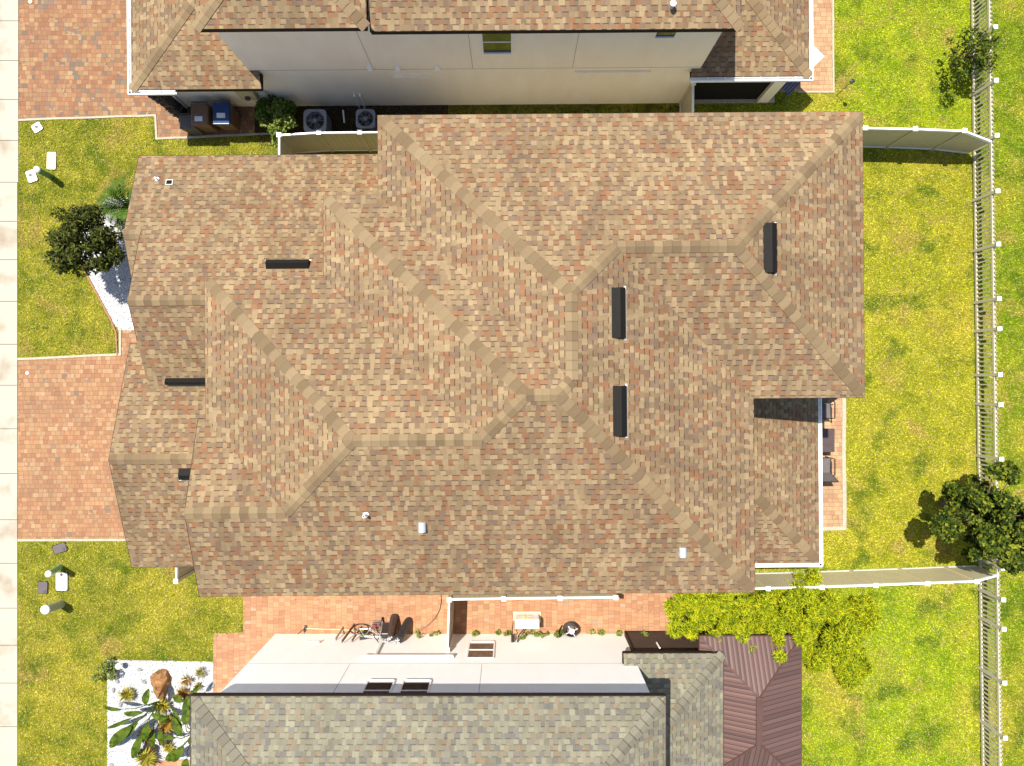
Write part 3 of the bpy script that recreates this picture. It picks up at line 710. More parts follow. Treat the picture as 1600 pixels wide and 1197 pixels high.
mb = MB(); fascia(mb, [(-10.5, 9.3), (-7.8, 9.3), (-7.8, 9.79)], 2.7, closed=False); mb.prism([(-7.97, 9.33), (-7.82, 9.33), (-7.82, 9.78), (-7.97, 9.78)], 2.5, 2.69)
mb.face([(-11.9, 18, 2.53), (-7.8, 18, 2.53), (-7.8, 9.3, 2.53), (-11.9, 9.3, 2.53)]); mb.bar((-11.88, 9.3, 2.6), (-11.88, 18, 2.6), .03, .16); mb.bar((-11.88, 9.31, 2.6), (-10.5, 9.31, 2.6), .03, .16); mb.build('fascia', M['bronze'], rc)
r.mb = MB()
r.f('S', 9.57, [(5.69, 9.57), (9.42, 9.57), (5.95, 13.04), (5.95, 9.79), (5.69, 9.79)]); r.f('E', 9.42, [(9.42, 9.57), (9.42, 18), (5.95, 18), (5.95, 13.04)])
re = r.mb.build('roof', M['shingle'], hn)
mb = MB(); cap(mb, (9.42, 9.57, 2.7), (5.95, 13.04, 2.7 + K * 3.47), 'S', 'E'); capflush(M['cap'], re)
mb = MB(); mb.bar((5.69, 9.58, 2.6), (9.42, 9.58, 2.6), .02, .16); mb.bar((9.41, 9.57, 2.6), (9.41, 18, 2.6), .02, .16); mb.face([(5.7, 18, 2.53), (9.4, 18, 2.53), (9.4, 9.6, 2.53), (5.7, 9.6, 2.53)]); mb.build('fascia', M['bronze'], re)
mb = MB(); gutter(mb, (-11.89, 9.18), (-11.89, 18), (1, 0), z=2.67); gutter(mb, (-12.0, 9.29), (-10.52, 9.29), (0, 1), z=2.67, every=.5)
mb.build('gutter', M['white'], hn)
mb = MB(); gutter(mb, (5.69, 9.56), (9.54, 9.56), (0, 1), z=2.67, every=.62); gutter(mb, (9.43, 9.45), (9.43, 18), (-1, 0), z=2.67); mb.build('gutter', M['white'], hn)
mb = MB(); mb.tube([(-10.55, 9.25, 2.58), (-10.6, 9.45, 2.45), (-11.3, 9.72, 2.2), (-11.33, 9.75, .1)], .035, 8); mb.build('downspout', M['white'], hn)
WY = 9.8
mb = MB(); mb.prism([(-8.12, WY), (5.97, WY), (5.97, 17.5), (-8.12, 17.5)], 0, 5.75); mb.prism([(-11.36, WY + .003), (-8.1, WY + .003), (-8.1, 17.4), (-11.36, 17.4)], 0, 2.55)
mb.prism([(-8.0, WY + .005), (-3.9, WY + .005), (-3.9, 17.4), (-8.0, 17.4)], 5.74, 6.1); mb.build('wall', M['stucco_n'], hn)
mb = MB(); mb.box(-11.68, -11.37, 9.4, 17.3, 0, 2.5)
for i in range(60):
    z = random.uniform(.05, 2.3); x = random.uniform(-11.66, -11.4); mb.box(x - .07, x + .05, 9.375 - random.uniform(0, .02), 9.402, z, z + random.uniform(.05, .12))
    y = random.uniform(9.42, 9.75); mb.box(-11.372, -11.35 + random.uniform(0, .02), y - .06, y + .06, z, z + random.uniform(.05, .12))
mb.build('stone_pier', M['stone'], hn)
mb = MB(); mb.box(8.68, 9.06, 9.78, 10.16, 0, 2.55); mb.build('patio_column', M['stucco_n'], hn)
mb = MB(); mb.box(5.98, 8.67, 9.9, 9.93, .05, 2.53); mb.build('patio_screen', M['screen'], hn)
mb = MB(); mb.box(5.98, 9.3, 9.78, 17, .01, .06); mb.build('patio_slab', M['kerb'], hn)
def window(house, x0, x1, z0, z1, y, dirn, split=True, fm='white', recess=.06):
    s = dirn       # -1: faces -Y, +1: faces +Y
    mb = MB(); t = .05
    def bx(a, b, c, d, ya, yb): mb.box(a, b, min(ya, yb), max(ya, yb), c, d)
    ya, yb = y + s * .002, y + s * .035
    bx(x0 - t, x0, z0 - t, z1 + t, ya, yb); bx(x1, x1 + t, z0 - t, z1 + t, ya, yb); bx(x0, x1, z1, z1 + t, ya, yb); bx(x0, x1, z0 - t, z0, ya, yb + s * .02)
    o = None
    if split: bx(x0, x1, (z0 + z1) / 2 - .02, (z0 + z1) / 2 + .02, ya, y + s * .03)
    o = mb.build('window', M[fm], house); m2 = MB()
    m2.box(x0, x1, min(y + s * .003, y + s * .012), max(y + s * .003, y + s * .012), z0, z1); m2.build('pane', M['glass'], o); return o
window(hn, -.76, .05, 3.98, 5.3, WY, -1); window(hn, 4.13, 4.67, 4.87, 5.5, WY, -1)
mb = MB(); mb.box(-3.72, -2.54, WY - .06, WY - .002, 2.36, 2.42); mb.build('wall_ledge', M['stucco_n'], hn)
mb = MB(); mb.box(2.05, 4.45, WY - .06, WY - .002, 2.6, 2.66); mb.build('wall_ledge', M['stucco_n'], hn)
for x in (-4.32, -3.46, -2.24): mb = MB(); mb.hull8([(x - .08, WY - .002, 2.95), (x + .08, WY - .002, 2.95), (x + .08, WY - .002, 3.13), (x - .08, WY - .002, 3.13)][::-1], [(x - .07, WY - .09, 2.95), (x + .07, WY - .09, 2.95), (x + .07, WY - .03, 3.12), (x - .07, WY - .03, 3.12)][::-1]); mb.build('vent_cover', M['white'], hn)
mb = MB(); jm = plain('joint_line', (.3, .27, .22), .9)  # darker thin strips mark the stucco control joints
mb.box(-8.1, 5.95, WY - .004, WY - .001, 2.86, 2.875)
for x in (-4.25, -1.15, 1.95): mb.box(x, x + .012, WY - .005, WY - .001, 2.9, 5.6)
mb.build('control_joint', jm, hn)
mb = MB()
x, y, z = local(1049, 12, lambda x, y: 5.85 + K * (y - RY)); mb.tube([(x, y, z - .03), (x, y, z + .2)], .055, 14); mb.tube([(x, y, z + .2), (x, y, z + .23)], .085, 14); mb.build('plumbing_vent', M['galv'], hn)
for k in range(2):
    mb = MB(); x = -5.25 + k * .18; mb.tube([(x, WY - .05, 1.0), (x, WY - .05, .75), (x - .03, WY - .08, .02)], .022, 8)
    mb.tube([(x, WY - .002, 1.0), (x, WY - .1, 1.0)], .035, 8)
    mb.build('drain_pipe', M['white'], hn)
# utility meter
mb = MB(); mb.box(-10.05 + 1.0, -8.5, WY - .16, WY - .002, .95, 1.75); o = mb.build('meter_box', M['fence'], hn, bevel=.01)
mb = MB(); mb.tube([(-8.78, WY - .16, 1.2), (-8.78, WY - .24, 1.2)], .09, 16); mb.build('meter_dial', M['plastic_dark'], o)
mb = MB(); mb.tube([(-8.6, WY - .06, .95), (-8.6, WY - .06, .02)], .025, 8); mb.box(-8.35, -8.15, WY - .12, WY - .002, 1.1, 1.4); mb.build('conduit', M['flash'], hn)

# ================================================================ SOUTH NEIGHBOUR
hs = thing('house', 'white walled two storey house with a grey green shingle roof along the bottom edge', 'house', (-2, -13, 0), 0)
SY = -8.38; r = Roof(6.0); X0, X1, Y1 = -8.59, 4.11, -17.0; rn = (SY - Y1) / 2; my = (SY + Y1) / 2; zt2 = 6 + K * rn
r.f('N', SY, [(X0, SY), (X1, SY), (X1 - rn, my), (X0 + rn, my)]); r.f('S', Y1, [(X0, Y1), (X1, Y1), (X1 - rn, my), (X0 + rn, my)]); r.f('W', X0, [(X0, SY), (X0 + rn, my), (X0, Y1)]); r.f('E', X1, [(X1, SY), (X1 - rn, my), (X1, Y1)])
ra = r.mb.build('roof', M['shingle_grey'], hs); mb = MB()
cap(mb, (X0, SY, 6), (X0 + rn, my, zt2), 'N', 'W'); cap(mb, (X1, SY, 6), (X1 - rn, my, zt2), 'N', 'E'); cap(mb, (X0 + rn, my, zt2), (X1 - rn, my, zt2), 'N', 'S'); capflush(M['cap_grey'], ra)
mb = MB(); fascia(mb, [(X0, SY), (X1, SY), (X1, Y1), (X0, Y1)], 6.0, .17, .05); mb.face([(X0, SY, 5.85), (X1, SY, 5.85), (X1, Y1, 5.85), (X0, Y1, 5.85)]); mb.build('fascia', M['bronze'], ra)
r = Roof(2.7)
r.f('N', -8.49, [(3.5, -8.49), (6.63, -8.49), (3.9, -11.22), (3.9, -8.84), (3.5, -8.84)]); r.f('E', 6.63, [(6.63, -8.49), (6.63, -17), (3.9, -17), (3.9, -11.22)])
rb = r.mb.build('roof', M['shingle_grey'], hs); mb = MB(); cap(mb, (6.63, -8.49, 2.7), (3.95, -11.17, 2.7 + K * 2.68), 'N', 'E'); capflush(M['cap_grey'], rb)
mb = MB(); fascia(mb, [(3.5, -8.84), (3.5, -8.49), (6.63, -8.49), (6.63, -17)], 2.7, .17, .04, closed=False); mb.build('fascia', M['bronze'], rb)
SW = -8.83
mb = MB(); mb.prism([(-8.33, SW), (3.93, SW), (3.93, -16.6), (-8.33, -16.6)], 0, 5.9); mb.build('wall', M['stucco_s'], hs)
window(hs, -4.24, -3.5, 3.99, 5.3, SW, 1); window(hs, -3.18, -2.42, 3.99, 5.3, SW, 1); window(hs, -1.42, -.62, .85, 2.2, SW, 1)
mb = MB(); mb.box(-4.8, -1.88, SW + .002, SW + .11, 2.18, 2.3); mb.build('wall_ledge', M['stucco_s'], hs)
mb = MB(); mb.box(-8.3, 3.9, SW + .001, SW + .004, 2.64, 2.655)
for x in (-5.1, -.95): mb.box(x, x + .012, SW + .001, SW + .005, 2.68, 5.8)
mb.build('control_joint', jm, hs)
mb = MB(); mb.box(-4.45, -4.38, SW + .002, SW + .07, 1.05, 2.17); mb.build('downspout', M['white'], hs)
mb = MB(); mb.box(3.95, 6.4, -8.80, -8.76, .02, 2.5); o = mb.build('patio_screen', plain('brown_screen', (.075, .05, .038), .8, .2), hs)
mb = MB(); mb.bar((3.95, -8.74, .06), (6.4, -8.74, .06), .05, .09); mb.bar((3.98, -8.74, .0), (3.98, -8.74, 2.5), .06, .05); mb.bar((6.36, -8.74, .0), (6.36, -8.74, 2.5), .06, .05); mb.build('screen_frame', M['bronze'], hs)
mb = MB(); mb.tube([(4.85, -8.7, 1.2), (4.85, -8.7, 1.7)], .03, 8); mb.build('wall_light', M['white'], hs)
mb = MB(); mb.tube([(-7.05, SW + .06, .9), (-6.55, SW + .06, .9)], .012, 6); mb.tube([(-6.55, SW + .001, .9), (-6.55, SW + .09, .9)], .03, 8); mb.build('hose_bib', M['galv'], hs)

# gazebo
hg = thing('gazebo', 'gazebo with a reddish brown ribbed metal hip roof beside the grey roof', 'gazebo', (7.6, -10.4, 0))
gz, gk = 2.35, .5; gx0, gx1, gy0, gy1 = 5.98, 9.22, -12.7, -8.07; gr = 1.62; gt = gz + gk * gr; mb = MB()
pts = {'NW': (gx0, gy1, gz), 'NE': (gx1, gy1, gz), 'SE': (gx1, gy0, gz), 'SW': (gx0, gy0, gz), 'a': (7.6, gy1 - gr, gt), 'b': (7.6, gy0 + gr, gt)}
for f in (('NW', 'NE', 'a'), ('NE', 'SE', 'b', 'a'), ('SE', 'SW', 'b'), ('SW', 'NW', 'a', 'b')): rface(mb, [pts[i] for i in f])
gro = mb.build('metal_roof', M['metal_roof'], hg)
mb = MB(); rm = plain('brown_ridge_trim', (.075, .04, .033), .6, .15)
for a, b in (('NW', 'a'), ('NE', 'a'), ('SE', 'b'), ('SW', 'b')): mb.bar(Vector(pts[a]) + Vector((0, 0, .015)), Vector(pts[b]) + Vector((0, 0, .015)), .05, .03)
mb.bar((7.6, gy1 - gr + .03, gt + .02), (7.6, gy0 + gr - .03, gt + .02), .2, .035); fascia(mb, [pts[i][:2] for i in ('NW', 'NE', 'SE', 'SW')], gz + .01, .1, .04); mb.build('roof_trim', rm, gro)
for x in (gx0 + .15, gx1 - .15):
    for y in (gy0 + .15, gy1 - .15):
        mb = MB(); mb.box(x - .05, x + .05, y - .05, y + .05, 0, gz - .02); mb.build('post', M['bronze'], hg)

# ================================================================ FENCES
def pfence(name, label, pts, posts, mat=None, h=1.83):
    """privacy fence through pts = [(X,Y,height)...]; posts where listed"""
    mat = mat or M['fence']; c = pts[0]
    f = thing(name, label, 'fence', ((pts[0][0] + pts[-1][0]) / 2, (pts[0][1] + pts[-1][1]) / 2, 0))
    for (ax, ay, ah), (bx, by, bh) in zip(pts, pts[1:]):
        mb = MB(); d = Vector((bx - ax, by - ay, 0)); L = d.length; d.normalize(); nx = Vector((-d.y, d.x, 0)) * .02
        A, B = Vector((ax, ay, 0)), Vector((bx, by, 0))
        n = max(1, int(L / .15))
        for i in range(n):      # tongue and groove boards
            p0 = A + d * (L * i / n + .003); p1 = A + d * (L * (i + 1) / n - .003); h0 = ah + (bh - ah) * i / n - .08; h1 = ah + (bh - ah) * (i + 1) / n - .08
            mb.hull8([p0 - nx + Vector((0, 0, .1)), p1 - nx + Vector((0, 0, .1)), p1 + nx + Vector((0, 0, .1)), p0 + nx + Vector((0, 0, .1))],
                     [p0 - nx + Vector((0, 0, h0)), p1 - nx + Vector((0, 0, h1)), p1 + nx + Vector((0, 0, h1)), p0 + nx + Vector((0, 0, h0))])
        mb.build('panel', mat, f)
        mb = MB(); mb.bar(A + Vector((0, 0, ah - .05)), B + Vector((0, 0, bh - .05)), .055, .1); mb.build('top_rail', M['white'], f)
        mb = MB(); mb.bar(A + Vector((0, 0, .09)), B + Vector((0, 0, .09)), .055, .12); mb.build('bottom_rail', M['white'], f)
    for (x, y, hh) in posts:
        mb = MB(); mb.box(x - .055, x + .055, y - .055, y + .055, 0, hh); o = mb.build('post', mat, f)
        mb = MB(); mb.box(x - .075, x + .075, y - .075, y + .075, hh, hh + .03)
        a = [(x - .06, y - .06, hh + .03), (x + .06, y - .06, hh + .03), (x + .06, y + .06, hh + .03), (x - .06, y + .06, hh + .03)]; t = (x, y, hh + .07)
        for i in range(4): mb.face([a[i], a[(i + 1) % 4], t])
        mb.build('post_cap', M['white'], o)
    return f
def T(px, py, z=1.83): x, y, _ = P(px, py, z); return (x, y, z)
a = T(436, 211); b = T(498, 207); c = T(562, 206.5); d = T(700, 205)
pfence('privacy_fence', 'tan privacy fence beside the two grey air conditioners', [(a[0], 6.7, 1.83), a, b, c, d], [a, b, c])
e = [T(1270, 199.5), T(1352, 200), T(1430, 201.5), T(1507, 204.5), T(1549, 221, 1.25)]
pfence('privacy_fence', 'white topped privacy fence sloping down to the picket fence, north side of the yard', e, [e[1], e[2], e[3]])
e = [T(1110, 922), T(1200, 919.5), T(1284, 917.5), T(1368, 914.5), T(1449, 911.5), T(1526, 908.5), T(1560, 899, 1.25)]
pfence('privacy_fence', 'long privacy fence between the covered patio lawn and the yellow green bamboo', e, e[1:-1])
e0 = T(702, 937); e = [T(787, 935.5), T(875, 934.5), T(962, 933.5)]
pfence('privacy_fence', 'privacy fence with three white post caps just showing along the south eave', [e0] + e, [e0] + e)
f = pfence('gate', 'tan side gate closing the salmon paved path against the white wall', [(e0[0] - .01, e0[1] - .08, 1.8), (P(700, 1012, 1.8)[0] - .02, SW + .06, 1.8)], [(P(700, 1015, 1.8)[0] - .02, SW + .12, 1.8)])
f['category'] = 'gate'
a = T(275, 908); 
pfence('privacy_fence', 'short piece of fence with one white post tucked under the garage eave corner', [a, (a[0] + .02, -5.2, 1.83)], [a])
a = (5.92, 9.78, 1.83); b = (5.9, 8.25, 1.83)
pfence('privacy_fence', 'fence panel joining the cream wall beside the dark screened patio', [a, b], [a])
b = (9.0, 9.6, 1.3)
# picket fence
pk = thing('picket_fence', 'long pale picket fence running the full height of the picture behind the back yards', 'fence', (16.3, 0, 0), R(.8))
posty = [-14.6, -12.6]
py_ = [(1549, -30), (1549.5, 52.6), (1550, 136), (1553, 222), (1553, 309), (1555, 392), (1556, 477), (1558, 524), (1558, 596), (1559, 643), (1560, 728), (1561, 812), (1562, 899), (1562, 948), (1563, 994), (1565, 1078), (1568, 1164), (1570, 1250)]
PY = [P(x, y, 1.3)[1] for x, y in py_]
FX = 16.3
for i, y in enumerate(PY):
    mb = MB(); mb.box(FX - .05, FX + .05, y - .05, y + .05, 0, 1.27); o = mb.build('post', M['picket'], pk)
    mb = MB(); mb.box(FX - .07, FX + .07, y - .07, y + .07, 1.27, 1.31); mb.build('post_cap', M['white'], o)
for y0, y1 in zip(PY, PY[1:]):
    mb = MB(); mb.bar((FX, y0 - .05, 1.0), (FX, y1 + .05, 1.0), .07, .09); mb.build('top_rail', M['picket'], pk)
    mb = MB(); mb.bar((FX, y0 - .05, .13), (FX, y1 + .05, .13), .05, .09); mb.build('bottom_rail', M['picket'], pk)
    mb = MB(); n = int((y0 - y1) / .145)
    for k in range(1, n):
        y = y0 - (y0 - y1) * k / n
        mb.box(FX - .016, FX + .016, y - .025, y + .025, .06, 1.13)
        q = [(FX - .016, y - .019, 1.13), (FX + .016, y - .019, 1.13), (FX + .016, y + .019, 1.13), (FX - .016, y + .019, 1.13)]
        for i in range(4): mb.face([q[i], q[(i + 1) % 4], (FX, y, 1.18)])
    mb.build('pickets', M['picket'], pk)

# ================================================================ PLANTS
def leaf_cloud(cl, n, size, seed, flat=.55, asp=.45, droop=0):
    """cl: list of (center, radius). returns verts for diamond leaves (4 verts)"""
    g = np.random.default_rng(seed); cl_c = np.array([c for c, r in cl]); cl_r = np.array([r for c, r in cl])
    pr = cl_r ** 2; pr = pr / pr.sum(); i = g.choice(len(cl), n, p=pr)
    d = g.normal(size=(n, 3)); d /= np.linalg.norm(d, axis=1)[:, None]; rad = g.uniform(.35, 1.0, n) ** .5
    c = cl_c[i] + d * (cl_r[i] * rad)[:, None]
    ax = d * .7 + g.normal(size=(n, 3)) * .6; ax[:, 2] -= droop; ax /= np.linalg.norm(ax, axis=1)[:, None]
    up = np.stack([g.normal(0, flat, n), g.normal(0, flat, n), np.ones(n)], 1); sd_ = np.cross(ax, up); sd_ /= np.linalg.norm(sd_, axis=1)[:, None] + 1e-9
    L = size * g.uniform(.6, 1.3, n); v = np.zeros((n, 4, 3))
    v[:, 0] = c - ax * (L / 2)[:, None]; v[:, 2] = c + ax * (L / 2)[:, None]; v[:, 1] = c + sd_ * (L * asp / 2)[:, None]; v[:, 3] = c - sd_ * (L * asp / 2)[:, None]
    v[:, :, 2] = np.maximum(v[:, :, 2], .02)
    return v.reshape(-1, 3)
def tree(name, label, base, ctr, rad, ncl, n, size, mat, seed, crad=.35, cat='tree', group=None, asp=.5, flatz=.75, trunk=.05):
    g = random.Random(seed); t = thing(name, label, cat, (base[0], base[1], 0), group=group)
    cl = []
    for k in range(ncl):
        a = g.uniform(0, 2 * math.pi); rr = rad * math.sqrt(g.uniform(0, 1)) * g.uniform(.75, 1.08) * (1 + .16 * math.sin(3 * a + seed) + .1 * math.sin(7 * a + seed * 2)); zz = g.uniform(-1, 1) * rad * flatz * math.sqrt(max(0, 1 - (rr / rad / 1.1) ** 2))
        cl.append(((ctr[0] + rr * math.cos(a), ctr[1] + rr * math.sin(a), max(.15, ctr[2] + zz)), rad * crad * g.uniform(.5, 1.15)))
    np_mesh('crown', leaf_cloud(cl, n, size, seed, asp=asp), None, 4, mat, parent=t)
    mb = MB(); b = Vector((base[0], base[1], 0)); m = Vector((ctr[0], ctr[1], ctr[2] - rad * .5)); m.z = max(m.z, .2)
    mb.tube([b, b.lerp(m, .5) + Vector((.03, .02, 0)), m], [trunk, trunk * .8, trunk * .6], 8)
    for c, r_ in cl[:max(6, ncl // 2)]:
        c = Vector(c); mid = m.lerp(c, .5) + Vector((0, 0, .05 * rad)); mb.tube([m, mid, c], [trunk * .5, trunk * .3, trunk * .1], 5)
    mb.build('trunk', M['bark'], t); return t
c = P(127, 378, 2.0); tree('round_tree', 'dense dark leaved round tree over the curved white gravel bed', (c[0], c[1]), c, 1.08, 90, 6500, .17, M['leaf_dark'], 3, crad=.24, asp=.36)
c = P(1556, 812, 2.9); tree('shade_tree', 'large broad leafed tree overhanging the picket fence at the right edge', (c[0], c[1]), c, 1.5, 120, 11500, .14, M['leaf_oak'], 11, crad=.16, asp=.75, trunk=.08)
c = P(1520, 80, 1.25); tree('young_tree', 'small sparse tree against the picket fence near the top right corner', (c[0], c[1]), c, .8, 34, 1500, .11, M['leaf_oak'], 21, crad=.3, asp=.6, trunk=.03)
c = P(436, 190, .75); tree('shrub', 'light green rounded shrub between the rubbish bins and the air conditioners', (c[0], c[1]), c, .62, 34, 4600, .1, M['leaf_bush'], 31, crad=.36, cat='shrub', asp=.6)
c = P(430, 163, .8); tree('shrub', 'dark shrub in the shade right against the cream wall', (c[0], c[1] - .05), (c[0], c[1] - .05, .8), .55, 22, 2600, .1, M['leaf_sago'], 33, crad=.4, cat='shrub', asp=.5)
c = P(165, 1050, .3); tree('shrub', 'low green shrub at the corner of the south gravel bed', (c[0], c[1]), c, .36, 14, 1100, .07, M['leaf_bush'], 35, crad=.4, cat='shrub')
# bamboo: arching fans of narrow leaves
def bamboo(label, px, py, rad, z, seed, n=2600):
    x, y, _ = P(px, py, z * .75); g = np.random.default_rng(seed); gr_ = random.Random(seed)
    t = thing('bamboo_clump', label, 'bamboo', (x, y, 0), group='bamboo clumps behind the side fence')
    cl = []; mb = MB()
    for k in range(16):
        a = gr_.uniform(0, 6.28); rr = rad * math.sqrt(gr_.random()); h = z * gr_.uniform(.4, 1.08) * (1 - .3 * rr / rad)
        tip = (x + rr * math.cos(a), y + rr * math.sin(a), h); cl.append((tip, rad * .36))
        mb.tube([(x + rr * .25 * math.cos(a), y + rr * .25 * math.sin(a), 0), (x + rr * .6 * math.cos(a), y + rr * .6 * math.sin(a), h * .7), tip], [.014, .011, .004], 5)
    v = leaf_cloud(cl, n, .2, seed, flat=.6, asp=.11, droop=.1); np_mesh('foliage', v, None, 4, M['leaf_bamboo'], parent=t); mb.build('canes', M['leaf_bamboo'], t)
bam = [(1075, 965, .72, 2.6, 'yellow green bamboo clump spilling over the salmon path beside the eave'), (1130, 980, .68, 2.5, 'bamboo clump between the big roof corner and the grey lower roof'),
       (1190, 965, .75, 2.8, 'bamboo clump north of the gazebo roof'), (1248, 950, .8, 2.9, 'tallest bamboo clump poking over the side fence'),
       (1232, 1000, .6, 3.0, 'bamboo clump drooping onto the brown metal roof edge'), (1170, 1000, .55, 3.0, 'bamboo clump covering the north end of the brown metal roof'), (1110, 945, .6, 2.4, 'bamboo clump right under the big roof eave'), (1290, 1025, .6, 1.6, 'bamboo clump beside the north east corner of the brown metal roof'), (1330, 1040, .7, .8, 'sprawling low clump at the lawn edge farthest south east'), (1210, 1012, .5, 3.1, 'topmost bamboo clump over the ridge end of the brown metal roof'), (1152, 1003, .5, 2.9, 'bamboo clump hiding the north west corner of the brown metal roof'), (1275, 930, .6, 2.2, 'dense bamboo clump touching the side fence rail'), (1300, 975, .9, 1.9, 'bamboo clump in the lawn east of the gazebo'), (1318, 1015, .6, 1.2, 'low spreading clump farthest out on the lawn by the gazebo'), (1350, 970, .65, 1.0, 'lowest clump fading into the grass beside the privacy fence')]
for i, (px, py, rad, z, lb) in enumerate(bam): bamboo(lb, px, py, rad, z, 50 + i, int(7500 * rad / .7))
# rosettes
def rosette(name, label, px, py, rad, z, nb, wid, mat, seed, cat='plant', group=None, up=.5, ctrm=None):
    rad *= 1.35; nb = int(nb * 2.6); wid *= .9
    x, y, _ = P(px, py, z); g = random.Random(seed); mb = MB()
    for k in range(nb):
        a = g.uniform(0, 6.28); L = rad * g.uniform(.7, 1.1); lift = g.uniform(.15, 1) * up; d = Vector((math.cos(a), math.sin(a), 0)); s = Vector((-d.y, d.x, 0)) * wid
        p0 = Vector((x, y, .04)) + d * .02; p1 = Vector((x, y, 0)) + d * L * .5 + Vector((0, 0, z + L * lift * .7)); p2 = Vector((x, y, 0)) + d * L + Vector((0, 0, max(.03, z + L * lift * .5)))
        i = len(mb.v); mb.v += [tuple(p0 - s * .5), tuple(p0 + s * .5), tuple(p1 + s), tuple(p1 - s), tuple(p2)]
        mb.f += [[i, i + 1, i + 2, i + 3], [i + 3, i + 2, i + 4]]; mb.uv += [None, None]; mb.sm += [False, False]
    return mb.build(name, mat, None, label, cat, group, org=(x, y, 0))
def frondpalm(label, px, py, z, rad, nf, seed):
    x, y, _ = P(px, py, z); g = random.Random(seed); t = thing('sago_palm', label, 'palm', (x, y, 0)); mb = MB(); mt = MB()
    for k in range(nf):
        a = 6.28 * k / nf + g.uniform(-.2, .2); d = Vector((math.cos(a), math.sin(a), 0)); s = Vector((-d.y, d.x, 0)); L = rad * g.uniform(.75, 1.1); hh = z * g.uniform(.9, 1.5)
        fr = lambda u: Vector((x, y, 0)) + d * L * u + Vector((0, 0, .35 * z + hh * math.sin(u * 2.2) * .75))
        mt.tube([fr(u / 5) for u in range(6)], [.012] * 5 + [.004], 4)
        for j in range(2, 18):
            u = j / 18; c = fr(u); ll = .2 * math.sin(u * 2.8 + .2) + .04
            for sg in (-1, 1):
                e = c + s * sg * ll + d * ll * .6 + Vector((0, 0, .05)); w_ = d * .021
                mb.face([c - w_, c + w_, e])
    mb.build('fronds', M['leaf_sago'], t); mt.build('frond_stems', M['leaf_sago'], t)
    mb = MB(); mb.tube([(x, y, 0), (x, y, z * .4)], [.14, .11], 10); mb.build('trunk', M['bark'], t)
frondpalm('dark green feathery sago palm half under the north west eave', 193, 320, .78, .85, 26, 4)
# big leaf plants of the south bed
def bigleaf(label, px, py, dirs, seed):
    x, y, _ = P(px, py, .3); t = thing('bird_of_paradise', label, 'plant', (x, y, 0)); g = random.Random(seed)
    st = MB()
    for (qx, qy, qz, L, wd) in dirs:
        tx, ty, tz = P(qx, qy, qz); b = Vector((tx, ty, tz)); o = Vector((x, y, .05)); mid = o.lerp(b, .55) + Vector((0, 0, .25)); st.tube([o, mid, b], [.02, .014, .01], 5)
        d = (b - o); d.z = 0; d.normalize(); s = Vector((-d.y, d.x, 0)); mb = MB(); m = 8; rib = []; wd *= 1.4; L *= 1.35
        for i in range(m + 1):
            u = i / m; rib.append((b + d * L * u + Vector((0, 0, .06 * math.sin(u * 3) - .12 * u * u)), wd * math.sin(math.pi * (u * .9 + .06)) ** .7))
        for (p, w0), (q, w1) in zip(rib, rib[1:]):
            for sg in (-1, 1):
                mb.face([p, q, q + s * sg * w1 + Vector((0, 0, .035)), p + s * sg * w0 + Vector((0, 0, .035))])
        mb.build('leaf', M['leaf_big'], t)
    st.build('stems', M['leaf_big'], t)
bigleaf('large paddle leaf plant with long stems fanning over the south white gravel', 245, 1100, [(215, 1128, .9, .7, .1), (232, 1130, .6, .5, .1), (222, 1112, .8, .5, .07), (238, 1115, .9, .4, .08), (250, 1140, .4, .45, .08), (205, 1135, 1.0, .75, .13), (190, 1108, .9, .5, .05), (205, 1122, .7, .7, .05), (222, 1148, .5, .7, .1), (228, 1100, 1.1, .35, .09), (196, 1145, .4, .6, .09), (240, 1140, .4, .5, .08), (250, 1118, .5, .3, .07)], 1)
bigleaf('paddle leaf plant half hidden by the grey roof corner', 300, 1150, [(292, 1120, .7, .5, .1), (280, 1170, .7, .5, .1), (294, 1160, .9, .4, .12), (284, 1138, .6, .5, .09), (285, 1148, .7, .5, .1), (287, 1165, .8, .55, .11), (290, 1132, .9, .4, .1), (275, 1152, .5, .4, .06), (292, 1185, .5, .3, .1)], 2)
bigleaf('single slanting paddle leaf beside the roof corner above the bromeliads', 297, 1090, [(288, 1095, .6, .35, .08), (300, 1085, .7, .3, .06)], 3)
BR = 'small spiky plants in the south gravel bed'
rosette('agave', 'round yellow agave rosette alone in the white gravel', 200, 1084, .24, .12, 46, .018, M['leaf_yellow'], 61, 'plant', BR, .9)
rosette('agave', 'bright yellow agave with a round pot at the bottom of the bed', 230, 1182, .34, .15, 60, .022, M['leaf_yellow'], 62, 'plant', BR, .8)
rosette('bromeliad', 'yellow bromeliad just below the brown rock', 255, 1103, .26, .15, 34, .026, M['leaf_yellow'], 63, 'plant', BR, .8)
rosette('bromeliad', 'red and yellow bromeliad in the middle of the crowded clump', 264, 1130, .3, .15, 44, .028, M['leaf_red'], 64, 'plant', BR, .8)
rosette('bromeliad', 'orange bromeliad left of the crowded clump', 230, 1148, .26, .12, 34, .026, M['leaf_red'], 65, 'plant', BR, .8)
rosette('bromeliad', 'brown and yellow bromeliad next to the slanting paddle leaf', 287, 1084, .24, .12, 26, .022, M['leaf_red'], 66, 'plant', BR, .8)
rosette('bromeliad', 'small thin bromeliad on a long stem upper right of the rock', 292, 1062, .2, .1, 22, .012, M['leaf_red'], 67, 'plant', BR, .9)
rosette('spider_plant', 'thin spiky plant near the top right corner of the gravel', 315, 1050, .2, .1, 24, .012, leafmat('spider_leaf', [(.12, .15, .03), (.3, .28, .1), (.2, .08, .05)]), 68, 'plant', BR, .9)
rosette('bromeliad', 'yellow drooping plant at the foot of the right paddle leaves', 265, 1168, .18, .1, 20, .022, M['leaf_yellow'], 69, 'plant', BR, .6)
